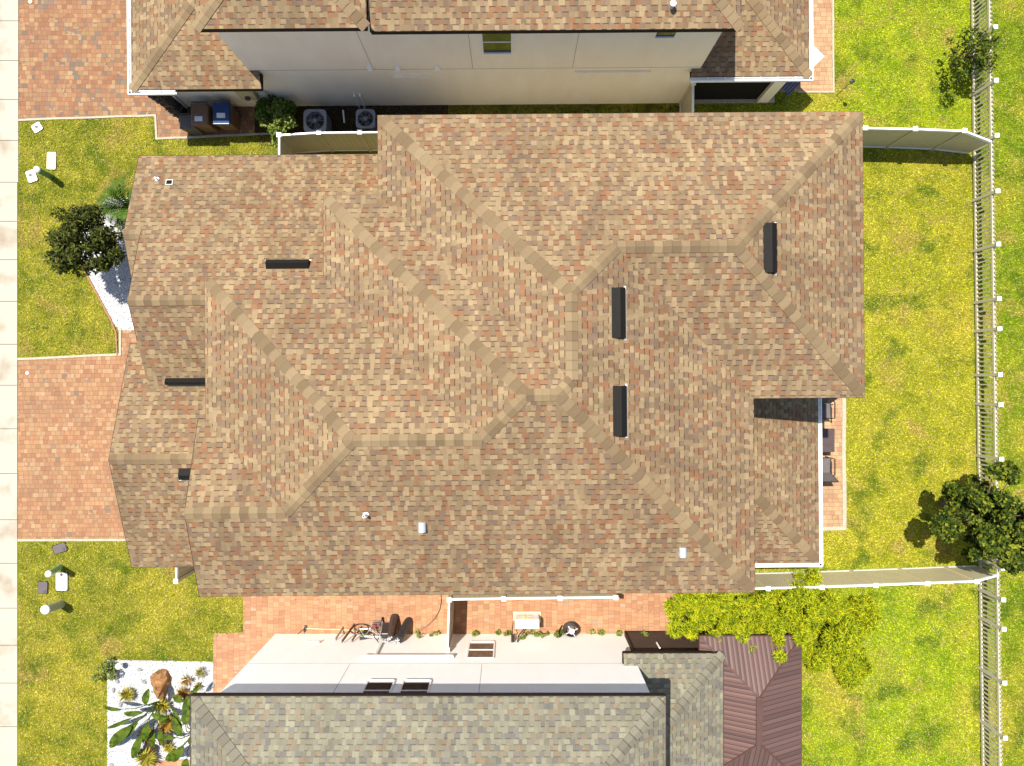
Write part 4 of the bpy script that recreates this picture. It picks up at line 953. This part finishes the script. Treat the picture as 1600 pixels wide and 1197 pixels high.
for i, (px, py, lb) in enumerate([(310, 1072, 'dark spiky plant by the white wall corner'), (258, 1160, 'small bronze tuft below the orange bromeliad')]):
    rosette('spiky_tuft', lb, px, py, .14, .08, 18, .014, M['leaf_red'], 80 + i, 'plant', BR, .9)
# rock
import bmesh
def rockmesh(name, label, px, py, poly, h, mat, cat, seed, group=None):
    g = random.Random(seed); x, y, _ = P(px, py); bm = bmesh.new(); bmesh.ops.create_icosphere(bm, subdivisions=3, radius=1)
    for v in bm.verts:
        a = math.atan2(v.co.y, v.co.x); r_ = poly(a); n = .95 + .09 * math.sin(v.co.x * 5 + seed) * math.cos(v.co.y * 4 + v.co.z * 6) + g.uniform(-.05, .05)
        v.co = Vector((v.co.x * r_ * n, v.co.y * r_ * n, max(-.1, v.co.z) * h * n))
    me = bpy.data.meshes.new(name); bm.to_mesh(me); bm.free(); me.materials.append(mat); o = bpy.data.objects.new(name, me); C.objects.link(o); o.location = (x, y, .01); return tag(o, label, cat, group)
KT = [(.36, .1), (.22, .42), (-.1, .46), (-.4, .26), (-.34, -.02), (-.02, -.78), (.1, -.6)]
def kite(a):
    d = (math.cos(a), math.sin(a)); best = .3
    for i in range(len(KT)):
        (x1, y1), (x2, y2) = KT[i], KT[(i + 1) % len(KT)]; ex, ey = x2 - x1, y2 - y1; den = d[0] * ey - d[1] * ex
        if abs(den) < 1e-9: continue
        t = (x1 * ey - y1 * ex) / den; u = (x1 * d[1] - y1 * d[0]) / den
        if t > 0 and 0 <= u <= 1: best = t
    return best * 1.02
rk = rockmesh('boulder', 'orange brown pointed boulder standing in the south white gravel', 254, 1064, lambda a: kite(a), .4, M['rock'], 'rock', 4)
for i, (px, py, lb) in enumerate([(219, 1046, 'small grey stone nearest the low green shrub'), (226, 1065, 'small grey stone left of the boulder tip'), (184, 1064, 'small pale grey stone at the upper left of the bed'), (178, 1078, 'square grey stone by the left edge of the bed'),
                                  (189, 1101, 'grey stone just above the long paddle leaves'), (332, 1072, 'flat dark stone at the path corner beside the white wall'), (174, 1195, 'grey stone at the bottom edge of the picture')]):
    rockmesh('stone', lb, px, py, lambda a: .085 + .02 * math.cos(2 * a + i), .07, M['graystone'], 'stone', 90 + i, 'grey stones in the south gravel bed')
# wall vines
vines = MB(); g = np.random.default_rng(9); cl = []
for (x0, x1, dn) in ((815, 885, 14), (735, 745, 2), (775, 800, 4), (925, 945, 4), (955, 975, 3), (1000, 1012, 2), (555, 575, 3), (650, 660, 2), (675, 690, 2)):
    for k in range(dn):
        px = g.uniform(x0, x1); xx = (px - 800) / 44.4; zz = abs(g.normal(0, .18)) + .05; cl.append(((xx, SW + .08, zz), .07 + .05 * g.random()))
t = thing('climbing_vine', 'patchy green vine creeping along the foot of the white wall', 'vine', (1.0, SW + .1, 0))
np_mesh('leaves', leaf_cloud(cl, 1500, .07, 77, flat=.8, asp=.7), None, 4, M['leaf_bush'], parent=t)
# fallen leaves on the side path
for i, (px, py) in enumerate([(461, 937), (499, 938), (509, 943), (548, 937), (1003, 950), (1008, 958), (1015, 955), (1022, 958), (912, 975), (408, 992)]):
    x, y, _ = P(px, py); mb = MB(); g = random.Random(i)
    for k in range(3): 
        a = g.uniform(0, 6.28); ox, oy = g.uniform(-.05, .05), g.uniform(-.04, .04); r_ = g.uniform(.02, .045)
        mb.face([(x + ox + r_ * math.cos(a), y + oy + r_ * math.sin(a), .012), (x + ox + r_ * .5 * math.cos(a + 1.6), y + oy + r_ * .5 * math.sin(a + 1.6), .03), (x + ox - r_ * math.cos(a), y + oy - r_ * math.sin(a), .015), (x + ox + r_ * .5 * math.cos(a - 1.6), y + oy + r_ * .5 * math.sin(a - 1.6), .012)])
    mb.build('fallen_leaves', M['wood'], None, 'few dry brown leaves lying on the salmon side path', 'leaves', 'dry leaf scraps on the side path')

# ================================================================ OBJECTS
# meter box lids in the lawn
def lid(name, label, px, py, w_, l_, ang, mat, z=.05, hole=None, group='utility box lids set in the front lawns', rnd=.05):
    x, y, _ = P(px, py, z); a = R(ang); ca, sa = math.cos(a), math.sin(a); q = []
    for sx, sy, a0 in ((1, 1, 0), (-1, 1, 90), (-1, -1, 180), (1, -1, 270)):
        for j in range(4):
            b = R(a0 + j * 30); u, v = sx * (w_ / 2 - rnd) + rnd * math.cos(b), sy * (l_ / 2 - rnd) + rnd * math.sin(b); q.append((x + u * ca - v * sa, y + u * sa + v * ca))
    t = thing(name, label, 'utility box', (x, y, 0), group=group)
    mb = MB(); mb.prism(q, 0, z); mb.build('lid', mat, t, bevel=.006)
    mb = MB(); q2 = [(x + (a - x) * 1.13, y + (b - y) * 1.1) for a, b in q]; mb.prism(q2, 0, z * .45); mb.build('rim', M['mulch'], t)
    if hole is not None:
        hx, hy = hole; mb = MB(); mb.tube([(x + hx * ca - hy * sa, y + hx * sa + hy * ca, z - .01), (x + hx * ca - hy * sa, y + hx * sa + hy * ca, z + .012)], .055, 16); mb.build('knob', M['plastic_dark'], t)
    return t
lid('utility_lid', 'white square lid with dark centre by the red driveway corner', 57.5, 199, .33, .3, 32, M['box_white'], .04, (0, 0.02))
lid('utility_lid', 'cream lid with rounded ends in the grass above the dark green bollard', 80, 251, .33, .62, -2, M['box_tan'], .04)
lid('utility_lid', 'white tilted square lid touching the dark green bollard top', 49, 275, .33, .42, 20, M['box_white'], .04, (-.02, .04))
lid('utility_lid', 'dark rounded lid just below the orange driveway', 93, 857, .46, .3, 18, M['box_dark'], .05, (.12, -.05))
lid('utility_lid', 'small dark lid left of the white rectangular lid', 66.5, 918.5, .32, .42, -3, M['box_dark'], .05, (.06, -.14))
lid('utility_lid', 'white rectangular lid at the foot of the pale green bollard', 96, 909, .4, .62, 0, M['box_white'], .05, (0, .25))
# bollards
def bollard(label, bx, by, tx, ty, mat, r_, lean=None):
    x, y, _ = P(bx, by); t = thing('marker_post', label, 'marker post', (x, y, 0), group='round utility marker posts')
    h = .95; X, Y, _ = P(tx, ty, h)
    mb = MB(); mb.tube([(x, y, 0), ((x + X) / 2, (y + Y) / 2, h / 2), (X, Y, h - .03)], r_, 20); mb.build('post', mat, t)
    mb = MB(); mb.tube([(X, Y, h - .05), (X, Y, h), (X, Y, h + .04), (X, Y, h + .06)], [r_ * 1.08, r_ * 1.08, r_ * .8, r_ * .3], 20); mb.build('dome_cap', M['white'], t)
bollard('dark green marker post with white cap on the north lawn', 80, 276.5, 57, 264.5, M['green_post'], .1)
bollard('pale green marker post with white cap beside the white rectangular lid', 94, 886, 75, 897, M['green_pale'], .1)
bollard('faded thick marker post with a large white cap, southernmost in the lawn', 96, 944, 70, 953, M['green_faded'], .14)
# rubbish bins
def bin_(label, px, py, body, lidm, w_=.62, d_=.78, h=1.05, rot=0, sticker=None, bar=None):
    x, y, _ = P(px, py, h); t = thing('wheelie_bin', label, 'rubbish bin', (x, y, 0), rot=0, group='rubbish bins by the cream wall')
    mb = MB(); a, b = w_ / 2, d_ / 2
    mb.hull8([(x - a * .78, y - b * .7, .05), (x + a * .78, y - b * .7, .05), (x + a * .78, y + b * .75, .05), (x - a * .78, y + b * .75, .05)], [(x - a * .95, y - b * .93, h - .08), (x + a * .95, y - b * .93, h - .08), (x + a * .95, y + b * .9, h - .08), (x - a * .95, y + b * .9, h - .08)]); mb.build('body', body, t, bevel=.03)
    mb = MB(); mb.hull8([(x - a, y - b, h - .07), (x + a, y - b, h - .07), (x + a, y + b * .95, h - .05), (x - a, y + b * .95, h - .05)], [(x - a * .86, y - b * .86, h - .01), (x + a * .86, y - b * .86, h - .01), (x + a * .86, y + b * .86, h + .03), (x - a * .86, y + b * .86, h + .03)])
    lo = mb.build('lid', lidm, t, bevel=.025)
    mb = MB(); mb.tube([(x - a * .9, y + b + .02, h - .03), (x + a * .9, y + b + .02, h - .03)], .025, 8); mb.build('handle', M['plastic_dark'], t)
    for s in (-1, 1):
        mb = MB(); mb.tube([(x + s * a * .85 - .03, y + b * .8, .11), (x + s * a * .85 + .03, y + b * .8, .11)], .11, 16); mb.build('wheel', M['plastic_dark'], t)
    if sticker:
        mb = MB(); sx, sy, sw, sh = sticker; mb.box(x + sx - sw, x + sx + sw, y + sy - sh, y + sy + sh, h + .0, h + .028 ); mb.build('sticker', M['paper'], lo)
    if bar: mb = MB(); mb.box(x - a * .85, x + a * .85, y - b * .98, y - b * .72, h - .03, h + .012); mb.build('lid_lip', M['lightblue'], lo)
    return t
bin_('dark grey bin with its hose, leftmost and partly behind the brown lid', 293, 190, M['bin_grey'], M['bin_grey'], .6, .5, .85)
bin_('brown lidded wheelie bin with a pale sticker', 311.5, 178, M['bin_brown'], M['bin_brown'], sticker=(-.02, -.17, .13, .08))
bin_('blue lidded wheelie bin with a pale blue lip beside the brown one', 345.5, 176, M['bin_brown'], M['bin_blue'], sticker=(0, -.1, .14, .08), bar=True)
mb = MB(); x, y, _ = P(285, 180, .8); mb.tube([(x + .1, y + .25, .95), (x - .12, y + .05, .85), (x - .2, y - .15, .6), (x - .1, y - .35, .3), (x, y - .45, .05)], .018, 6); mb.build('garden_hose', M['hose'], None, 'black hose looping down the left side of the grey bin', 'hose')
# AC condensers
def condenser(label, px, py, w_, h):
    x, y, _ = P(px, py, h); t = thing('air_conditioner', label, 'air conditioner', (x, y, 0), group='air conditioning units on the mulch'); a = w_ / 2
    def sq(t_, e=a, rr=.16):
        c_, s_ = math.cos(t_), math.sin(t_); k = (abs(c_) ** 6 + abs(s_) ** 6) ** (-1 / 6) * e; return (c_ * k, s_ * k)
    mb = MB(); q = [(x + sq(2 * math.pi * i / 48)[0] * .97, y + sq(2 * math.pi * i / 48)[1] * .97) for i in range(48)]
    n = len(q)
    for i in range(n): mb.face([(*q[i], .06), (*q[(i + 1) % n], .06), (*q[(i + 1) % n], h - .02), (*q[i], h - .02)])
    for k in range(9): 
        z = .12 + k * (h - .2) / 9
        for i in range(n):
            u0, u1 = q[i], q[(i + 1) % n]; f = 1.01; mb.face([(x + (u0[0] - x) * f, y + (u0[1] - y) * f, z), (x + (u1[0] - x) * f, y + (u1[1] - y) * f, z), (x + (u1[0] - x) * f, y + (u1[1] - y) * f, z + .02), (x + (u0[0] - x) * f, y + (u0[1] - y) * f, z + .02)])
    mb.build('casing', M['grey_ac'], t)
    rr = a * .8; mb = MB(); mb.ring((x, y, h), rr, 0, 48, sq)
    for i in range(48):
        a0, a1 = 2 * math.pi * i / 48, 2 * math.pi * (i + 1) / 48; u0, u1 = sq(a0), sq(a1)
        mb.face([(x + u0[0], y + u0[1], h - .05), (x + u1[0], y + u1[1], h - .05), (x + u1[0], y + u1[1], h), (x + u0[0], y + u0[1], h)])
        mb.face([(x + rr * math.cos(a0), y + rr * math.sin(a0), h), (x + rr * math.cos(a1), y + rr * math.sin(a1), h), (x + rr * math.cos(a1), y + rr * math.sin(a1), h - .25), (x + rr * math.cos(a0), y + rr * math.sin(a0), h - .25)])
    mb.build('top_cover', M['grey_ac'], t)
    mb = MB(); mb.disc((x, y, h - .26), rr, 32); mb.build('fan_well', M['void'], t)
    mb = MB()
    for k in range(3):
        b = k * 2.094 + .5
        mb.face([(x + .06 * math.cos(b), y + .06 * math.sin(b), h - .12), (x + rr * .85 * math.cos(b - .05), y + rr * .85 * math.sin(b - .05), h - .1), (x + rr * .88 * math.cos(b + .55), y + rr * .88 * math.sin(b + .55), h - .17), (x + .09 * math.cos(b + .9), y + .09 * math.sin(b + .9), h - .16)])
    mb.tube([(x, y, h - .16), (x, y, h - .05)], .06, 14); mb.build('fan', plain('fan_grey', (.12, .12, .125), .5), t)
    mb = MB()
    for k in range(8):
        b = k * math.pi / 4; mb.bar((x + .05 * math.cos(b), y + .05 * math.sin(b), h + .012), (x + rr * 1.02 * math.cos(b), y + rr * 1.02 * math.sin(b), h + .004), .014, .008)
    for q_ in (.35, .5, .65, .8, .93):
        mb.tube([(x + rr * q_ * math.cos(2 * math.pi * i / 28), y + rr * q_ * math.sin(2 * math.pi * i / 28), h + .01) for i in range(29)], .0032, 4, cap=False)
    mb.tube([(x, y, h), (x, y, h + .02)], .07, 16); mb.build('fan_guard', plain('guard_grey', (.16, .16, .17), .4), t)
condenser('larger grey air conditioner beside the light green shrub', 492, 188.5, .78, .85)
condenser('smaller grey air conditioner next to the big roof corner', 571, 185.5, .66, .75)
mb = MB(); a = P(536, 172, .25); b = P(538, 192, .2); mb.tube([a, b], .03, 8); mb.build('pipe', M['white'], None, 'short white pipe lying on mulch between the two air conditioners', 'pipe')
# mini split on south path
x0, x1 = .11, .93; y0, y1 = -8.40, -8.09
t = thing('heat_pump', 'white boxy heat pump standing on the salmon path by the wall', 'heat pump', ((x0 + x1) / 2, -8.24, 0))
mb = MB(); mb.box(x0, x1, y0, y1, .06, .72); mb.build('casing', M['white'], t, bevel=.015)
mb = MB(); mb.box(x0 - .06, x1 + .08, y1 - .33, y1 + .06, .0, .06); mb.build('pad', M['fence'], t)
mb = MB(); cx, cz = x0 + .34, .4
for r_ in (.08, .14, .2, .26): mb.tube([(cx + r_ * math.cos(2 * math.pi * i / 24), y1 + .012, cz + r_ * math.sin(2 * math.pi * i / 24)) for i in range(25)], .006, 4, cap=False)
mb.bar((cx, y1 + .012, cz - .27), (cx, y1 + .012, cz + .27), .014); mb.bar((cx - .27, y1 + .012, cz), (cx + .27, y1 + .012, cz), .014)
mb.build('fan_grille', M['fence'], t)
mb = MB(); mb.tube([(x0 + .25, y0, .3), (x0 + .3, y0 - .15, .35), (x0 + .12, y0 - .3, .5), (x0 + .08, SW + .03, .85)], .022, 8); mb.tube([(x0 - .06, y0 + .1, .2), (x0 - .1, y0 - .1, .5), (x0 - .1, SW + .05, .95)], .015, 6); mb.box(x0 - .14, x0 - .02, SW + .002, SW + .1, .3, .8); mb.build('line_set', M['blackmetal'], t)
# hose coil
t = thing('hose_coil', 'black garden hose coiled in a pot against the white wall', 'hose', (2.07, -8.6, 0)); mb = MB()
for k in range(6):
    r_ = .27 - .02 * (k % 3); mb.tube([(2.07 + r_ * math.cos(6.283 * i / 24), -8.6 + r_ * .85 * math.sin(6.283 * i / 24), .1 + k * .05) for i in range(25)], .022, 6, cap=False)
mb.build('hose', M['hose'], t)
mb = MB(); mb.tube([(2.07, -8.6, 0), (2.07, -8.6, .42)], [.13, .1], 14)
for b in range(4): mb.bar((2.07, -8.6, .41), (2.07 + .24 * math.cos(b * 1.57 + .5), -8.6 + .2 * math.sin(b * 1.57 + .5), .39), .03, .02)
mb.build('holder', M['galv'], t)
mb = MB(); mb.tube([(1.75, -8.5, .1), (1.62, -8.62, .3), (1.65, -8.75, .5)], .02, 6); mb.build('hose_end', M['hose'], t)
# long curved hose on path
mb = MB(); pts_ = [P(x, y, .03) for x, y in ((657, 984), (668, 978), (680, 966), (687, 953), (689.5, 941), (689, 925))]; mb.tube(pts_, .012, 6); mb.build('garden_hose', M['hose'], None, 'thin dark hose curving across the salmon path to the black gear', 'hose')
# clutter by the wall
def wheel(mb, c, r_, ax, tr=.02, seg=26):
    ax = Vector(ax).normalized(); u = ax.orthogonal().normalized(); v = ax.cross(u); c = Vector(c)
    mb.tube([c + (u * math.cos(2 * math.pi * i / seg) + v * math.sin(2 * math.pi * i / seg)) * r_ for i in range(seg + 1)], tr, 6, cap=False)
    for i in range(10): mb.tube([c, c + (u * math.cos(.628 * i) + v * math.sin(.628 * i)) * r_], .003, 3, cap=False)
t = thing('bicycle', 'old bicycle leaning on the white wall among dark gear', 'bicycle', (-4.95, -8.55, 0))
bx, by = -5.3, -8.48; lean = -.24
for s_, nm in ((0, 'wheel'), (1, 'wheel')):
    mb = MB(); wheel(mb, (bx + s_ * .92, by - .06, .32), .31, (0, 1, -lean * .9), .022); mb.build(nm, M['hose'], t)
fr = lambda x, z: (bx + x, by + lean * z * .85, z)
mb = MB(); A, B_, D_, G, S2 = fr(0, .32), fr(.38, .3), fr(.28, .78), fr(.8, .8), fr(.92, .32)
for p, q in ((A, B_), (A, D_), (B_, D_), (B_, G), (D_, G), (G, S2)): mb.tube([p, q], .016, 6)
mb.build('frame', M['galv'], t)
mb = MB(); mb.tube([fr(.78, .8), fr(.76, 1.0)], .013, 6); mb.tube([(bx + .62, by - .05, 1.02), (bx + .76, by - .22, 1.03), (bx + .8, by - .28, 1.02)], .014, 6); mb.tube([(bx + .76, by - .22, 1.03), (bx + .7, by - .12, 1.05), (bx + .62, by - .0, 1.0)], .014, 6); mb.build('handlebar', M['blackmetal'], t)
mb = MB(); p = fr(.26, .9); mb.hull8([(p[0] - .13, p[1] - .06, p[2]), (p[0] + .13, p[1] - .02, p[2]), (p[0] + .13, p[1] + .02, p[2]), (p[0] - .13, p[1] + .06, p[2])], [(p[0] - .12, p[1] - .05, p[2] + .05), (p[0] + .12, p[1] - .015, p[2] + .04), (p[0] + .12, p[1] + .015, p[2] + .04), (p[0] - .12, p[1] + .05, p[2] + .05)]); mb.build('saddle', M['blackmetal'], t)
def golfbag(label, x, y, tx, ty, h, r_, mat):
    t = thing('golf_bag', label, 'golf bag', (x, y, 0), group='dark golf bags leaning on the white wall'); a, b = Vector((x, y, .02)), Vector((tx, ty, h))
    mb = MB(); mb.tube([a, a.lerp(b, .1), a.lerp(b, .5), a.lerp(b, .9), b], [r_ * .9, r_, r_ * .92, r_, r_ * 1.08], 16); mb.build('bag', mat, t)
    d = (b - a).normalized(); mb = MB(); mb.tube([a.lerp(b, .25) + Vector((-.02, r_ * .8, 0)), a.lerp(b, .65) + Vector((-.02, r_ * .8, 0))], r_ * .5, 10); mb.build('pocket', mat, t)
    mb = MB(); g = random.Random(int(x * 100))
    for k in range(7):
        o = Vector((g.uniform(-1, 1), g.uniform(-1, 1), 0)) * r_ * .6; e = b + o + d * g.uniform(.08, .22); mb.tube([b + o - d * .1, e], .007, 5); mb.bar(e, e + Vector((g.uniform(-.07, .07), .05, 0)), .035, .03)
    mb.build('clubs', M['galv'], t)
golfbag('dark cylindrical golf bag, rightmost of the gear by the wall', -3.62, -8.33, -3.85, -8.7, .92, .14, M['blackmetal'])
golfbag('dark brown golf bag leaning behind the folded stroller', -4.12, -8.2, -4.15, -8.68, .8, .15, plain('brown_bag', (.05, .028, .022), .6))
t = thing('folded_stroller', 'folded black stroller between the bicycle and the golf bags', 'stroller', (-4.3, -8.5, 0)); mb = MB()
for s_ in (-.2, .2):
    mb.tube([(-4.35 + s_, -8.3, .08), (-4.33 + s_ * .8, -8.5, .5), (-4.3 + s_ * .6, -8.72, .95)], .014, 6); mb.tube([(-4.35 + s_, -8.6, .08), (-4.33 + s_ * .8, -8.45, .5), (-4.3 + s_, -8.6, .8)], .014, 6)
mb.tube([(-4.42, -8.72, .95), (-4.3, -8.76, 1.0), (-4.18, -8.72, .95)], .014, 6); mb.build('frame', M['galv'], t)
mb = MB(); mb.hull8([(-4.52, -8.5, .25), (-4.16, -8.5, .25), (-4.16, -8.34, .25), (-4.52, -8.34, .25)], [(-4.48, -8.72, .8), (-4.16, -8.72, .8), (-4.2, -8.52, .82), (-4.46, -8.52, .82)]); mb.build('seat_fabric', M['blackmetal'], t, bevel=.03)
for s_ in (-.2, .2):
    mb = MB(); wheel(mb, (-4.35 + s_, -8.3, .09), .08, (1, 0, 0), .018, 16); mb.build('wheel', M['hose'], t)
mb = MB(); mb.bar((-5.55, -8.5, .02), (-5.75, -8.74, 1.0), .1, .03); mb.build('plank', M['wood'], None, 'brown plank leaning on the wall, left of the bicycle', 'plank', 'planks leaning on the white wall')
mb = MB(); mb.bar((-5.3, -8.58, .02), (-5.45, -8.77, .85), .08, .03); mb.build('plank', M['wood'], None, 'narrow brown plank leaning closest behind the bicycle wheel', 'plank', 'planks leaning on the white wall')
mb = MB(); mb.bar((-5.95, -8.6, .02), (-6.05, -8.78, .7), .12, .02); mb.build('plank', plain('beige_board', (.45, .38, .28), .7), None, 'pale board leaning on the wall, farthest from the bicycle', 'plank', 'planks leaning on the white wall')
mb = MB(); mb.tube([P(478, 982, .04), P(590, 986, .04)], .013, 8); mb.build('long_pole', M['fence'], None, 'long thin pole lying along the foot of the white wall', 'pole')
t = thing('garden_tool', 'dark garden tool head at the end of the pole by the wall', 'tool', P(476, 981)); mb = MB(); x, y, _ = P(476, 982); mb.bar((x, y - .1, .03), (x + .05, y + .12, .06), .07, .05); mb.bar((x + .04, y + .05, .06), (x - .12, y - .06, .4), .025, .025); mb.build('tool_head', M['plastic_dark'], t)
# folding metal rack / basket pieces
t = thing('wire_basket', 'small red and silver odds and ends piled beside the bicycle', 'basket', (-4.75, -8.45, 0)); mb = MB()
for k in range(7): mb.tube([(-4.9 + .05 * k, -8.6, .05), (-4.9 + .05 * k, -8.6, .4)], .005, 4); mb.tube([(-4.9 + .05 * k, -8.32, .05), (-4.9 + .05 * k, -8.32, .4)], .005, 4)
for z in (.06, .2, .4): mb.tube([(-4.9, -8.6, z), (-4.6, -8.6, z), (-4.6, -8.32, z), (-4.9, -8.32, z), (-4.9, -8.6, z)], .007, 4)
mb.build('wires', M['galv'], t); mb = MB(); mb.box(-4.86, -4.74, -8.55, -8.4, .07, .3); mb.box(-4.72, -4.64, -8.5, -8.38, .07, .25); mb.build('contents', plain('faded_red', (.12, .03, .025), .6), t)
# patio furniture east
def pchair(label, x, y, face):
    """sling chair facing +Y or -Y (face)"""
    t = thing('patio_chair', label, 'chair', (x, y, 0), group='sling chairs on the patio edge'); f = face; fr = MB()
    for s in (-.28, .28):
        fr.tube([(x + s, y + f * .28, .0), (x + s, y + f * .26, .42), (x + s, y - f * .26, .38), (x + s * 1.0, y - f * .48, 1.0)], .018, 8)
        fr.tube([(x + s, y - f * .3, 0), (x + s, y - f * .22, .4)], .018, 8)
        fr.tube([(x + s * 1.12, y + f * .26, .42), (x + s * 1.15, y + f * .26, .64), (x + s * 1.15, y - f * .28, .64), (x + s * 1.05, y - f * .34, .6)], .02, 8)
    fr.tube([(x - .28, y - f * .48, 1.0), (x + .28, y - f * .48, 1.0)], .018, 8); fr.tube([(x - .28, y + f * .27, .41), (x + .28, y + f * .27, .41)], .018, 8); fr.build('frame', M['chair'], t)
    mb = MB(); mb.hull8([(x - .26, y - .25, .385), (x + .26, y - .25, .385), (x + .26, y + .25, .385), (x - .26, y + .25, .385)], [(x - .26, y - .25, .4), (x + .26, y - .25, .4), (x + .26, y + .25, .4), (x - .26, y + .25, .4)]); mb.build('seat', M['sling'], t)
    mb = MB(); a, b = y - f * .27, y - f * .48; mb.hull8([(x - .26, a, .42), (x + .26, a, .42), (x + .26, a + f * .015, .42), (x - .26, a + f * .015, .42)], [(x - .26, b, .98), (x + .26, b, .98), (x + .26, b + f * .015, .98), (x - .26, b + f * .015, .98)]); mb.build('backrest', M['sling'], t)
X_ = 10.75
pchair('dark sling patio chair in shade, nearest the big roof corner', X_, P(0, 642, .5)[1], -1)
pchair('grey brown sling patio chair below the small table', X_, P(0, 728, .5)[1], 1)
t = thing('patio_table', 'square dark patio table between the two sling chairs', 'table', (X_ - .1, P(0, 688, .7)[1], 0)); y = P(0, 688, .7)[1]
mb = MB(); mb.box(X_ - .55, P(1304, 0, .7)[0], y - .4, y + .4, .67, .7); mb.build('tabletop', M['table'], t)
for sx in (-.5, P(1303, 0, .7)[0] - X_ - .06):
    for sy in (-.35, .35):
        mb = MB(); mb.box(X_ + sx - .02, X_ + sx + .02, y + sy - .02, y + sy + .02, 0, .67); mb.build('leg', M['chair'], t)
# north patio: white folded canopy and blue cloth chair, shepherd light
t = thing('garden_umbrella', 'white square umbrella corner poking past the north patio gutter', 'umbrella', (10.0, 11.2, 0)); z = 2.1
c0 = P(1288, 88, z); mb = MB(); cx, cy = c0[0] - .75, c0[1]; q = [(cx + .75, cy, z), (cx, cy + .75, z), (cx - .75, cy, z), (cx, cy - .75, z)]; top = (cx, cy, z + .35)
for i in range(4): mb.face([q[i], q[(i + 1) % 4], top])
for i in range(4): a, b = q[i], q[(i + 1) % 4]; mb.face([(a[0], a[1], z - .1), (b[0], b[1], z - .1), b, a])
mb.build('canopy', M['white'], t); mb = MB(); mb.tube([(cx, cy, 0), (cx, cy, z + .38)], .025, 8); mb.build('pole', M['bronze'], t)
mb = MB(); mb.tube([(cx, cy, .0), (cx, cy, .08)], .25, 20); mb.build('base', M['plastic_dark'], t)
t = thing('lounge_chair', 'blue slatted folding chair corner under the north patio gutter', 'chair', P(1238, 134, .8)); x, y, _ = P(1232, 128, .8); mb = MB()
a0 = R(45)
for k in range(7):
    u = -.28 + k * .09; mb.box(x - .3, x + .3, y + u - .035, y + u + .035, .72 + .03 * k, .74 + .03 * k, rot=a0, piv=(x, y))
mb.build('seat_slats', M['bluefab'], t); mb = MB()
for sx in (-.27, .27):
    for sy in (-.25, .25):
        px_, py_2 = x + sx * math.cos(a0) - sy * math.sin(a0), y + sx * math.sin(a0) + sy * math.cos(a0); mb.tube([(px_, py_2, 0), (px_, py_2, .75)], .015, 6)
mb.build('legs', M['chair'], t)
t = thing('garden_light', 'thin black garden stake light in the lawn north of the big roof', 'garden light', P(1307, 149)); b = Vector(P(1307, 149)); 
mb = MB(); mb.tube([b, b + Vector((0, 0, 1.05))], .012, 6); mb.build('stake', M['blackmetal'], t)
tp = b + Vector((0, 0, 1.05)); mb = MB(); mb.tube([tp, tp + Vector((0, 0, .05)), tp + Vector((0, 0, .14)), tp + Vector((0, 0, .17))], [.03, .065, .075, .02], 12); mb.build('lantern', M['blackmetal'], t)
# driveway white cap and path light
x, y, _ = P(43, 583); mb = MB(); mb.tube([(x, y, 0), (x, y, .03)], [.06, .05], 16); mb.build('cleanout_cap', M['white'], None, 'small round white cap near the corner of the orange driveway', 'cap')
x, y, _ = P(48, 3); mb = MB(); mb.tube([(x, y, 0), (x, y, .03)], [.08, .07], 16); mb.build('cleanout_cap', M['box_tan'], None, 'small round tan cap in the red driveway at the top edge', 'cap')
t = thing('path_light', 'pale disc path light beside the low green shrub', 'path light', P(184, 1042)); x, y, _ = P(184, 1042, .35)
mb = MB(); mb.tube([(x, y, 0), (x, y, .33)], .015, 6); mb.build('stake', M['galv'], t); mb = MB(); mb.tube([(x, y, .33), (x, y, .37)], [.11, .04], 18); mb.build('shade', M['flash'], t)
x, y, _ = P(236, 1172, .25); t = thing('flower_pot', 'round brown pot top beside the bright yellow agave', 'pot', (x, y, 0)); mb = MB(); mb.tube([(x, y, 0), (x, y, .24)], [.1, .14], 18, cap=False); mb.build('pot', M['wood'], t); mb = MB(); mb.disc((x, y, .22), .125, 18); mb.build('soil', M['mulch'], t)
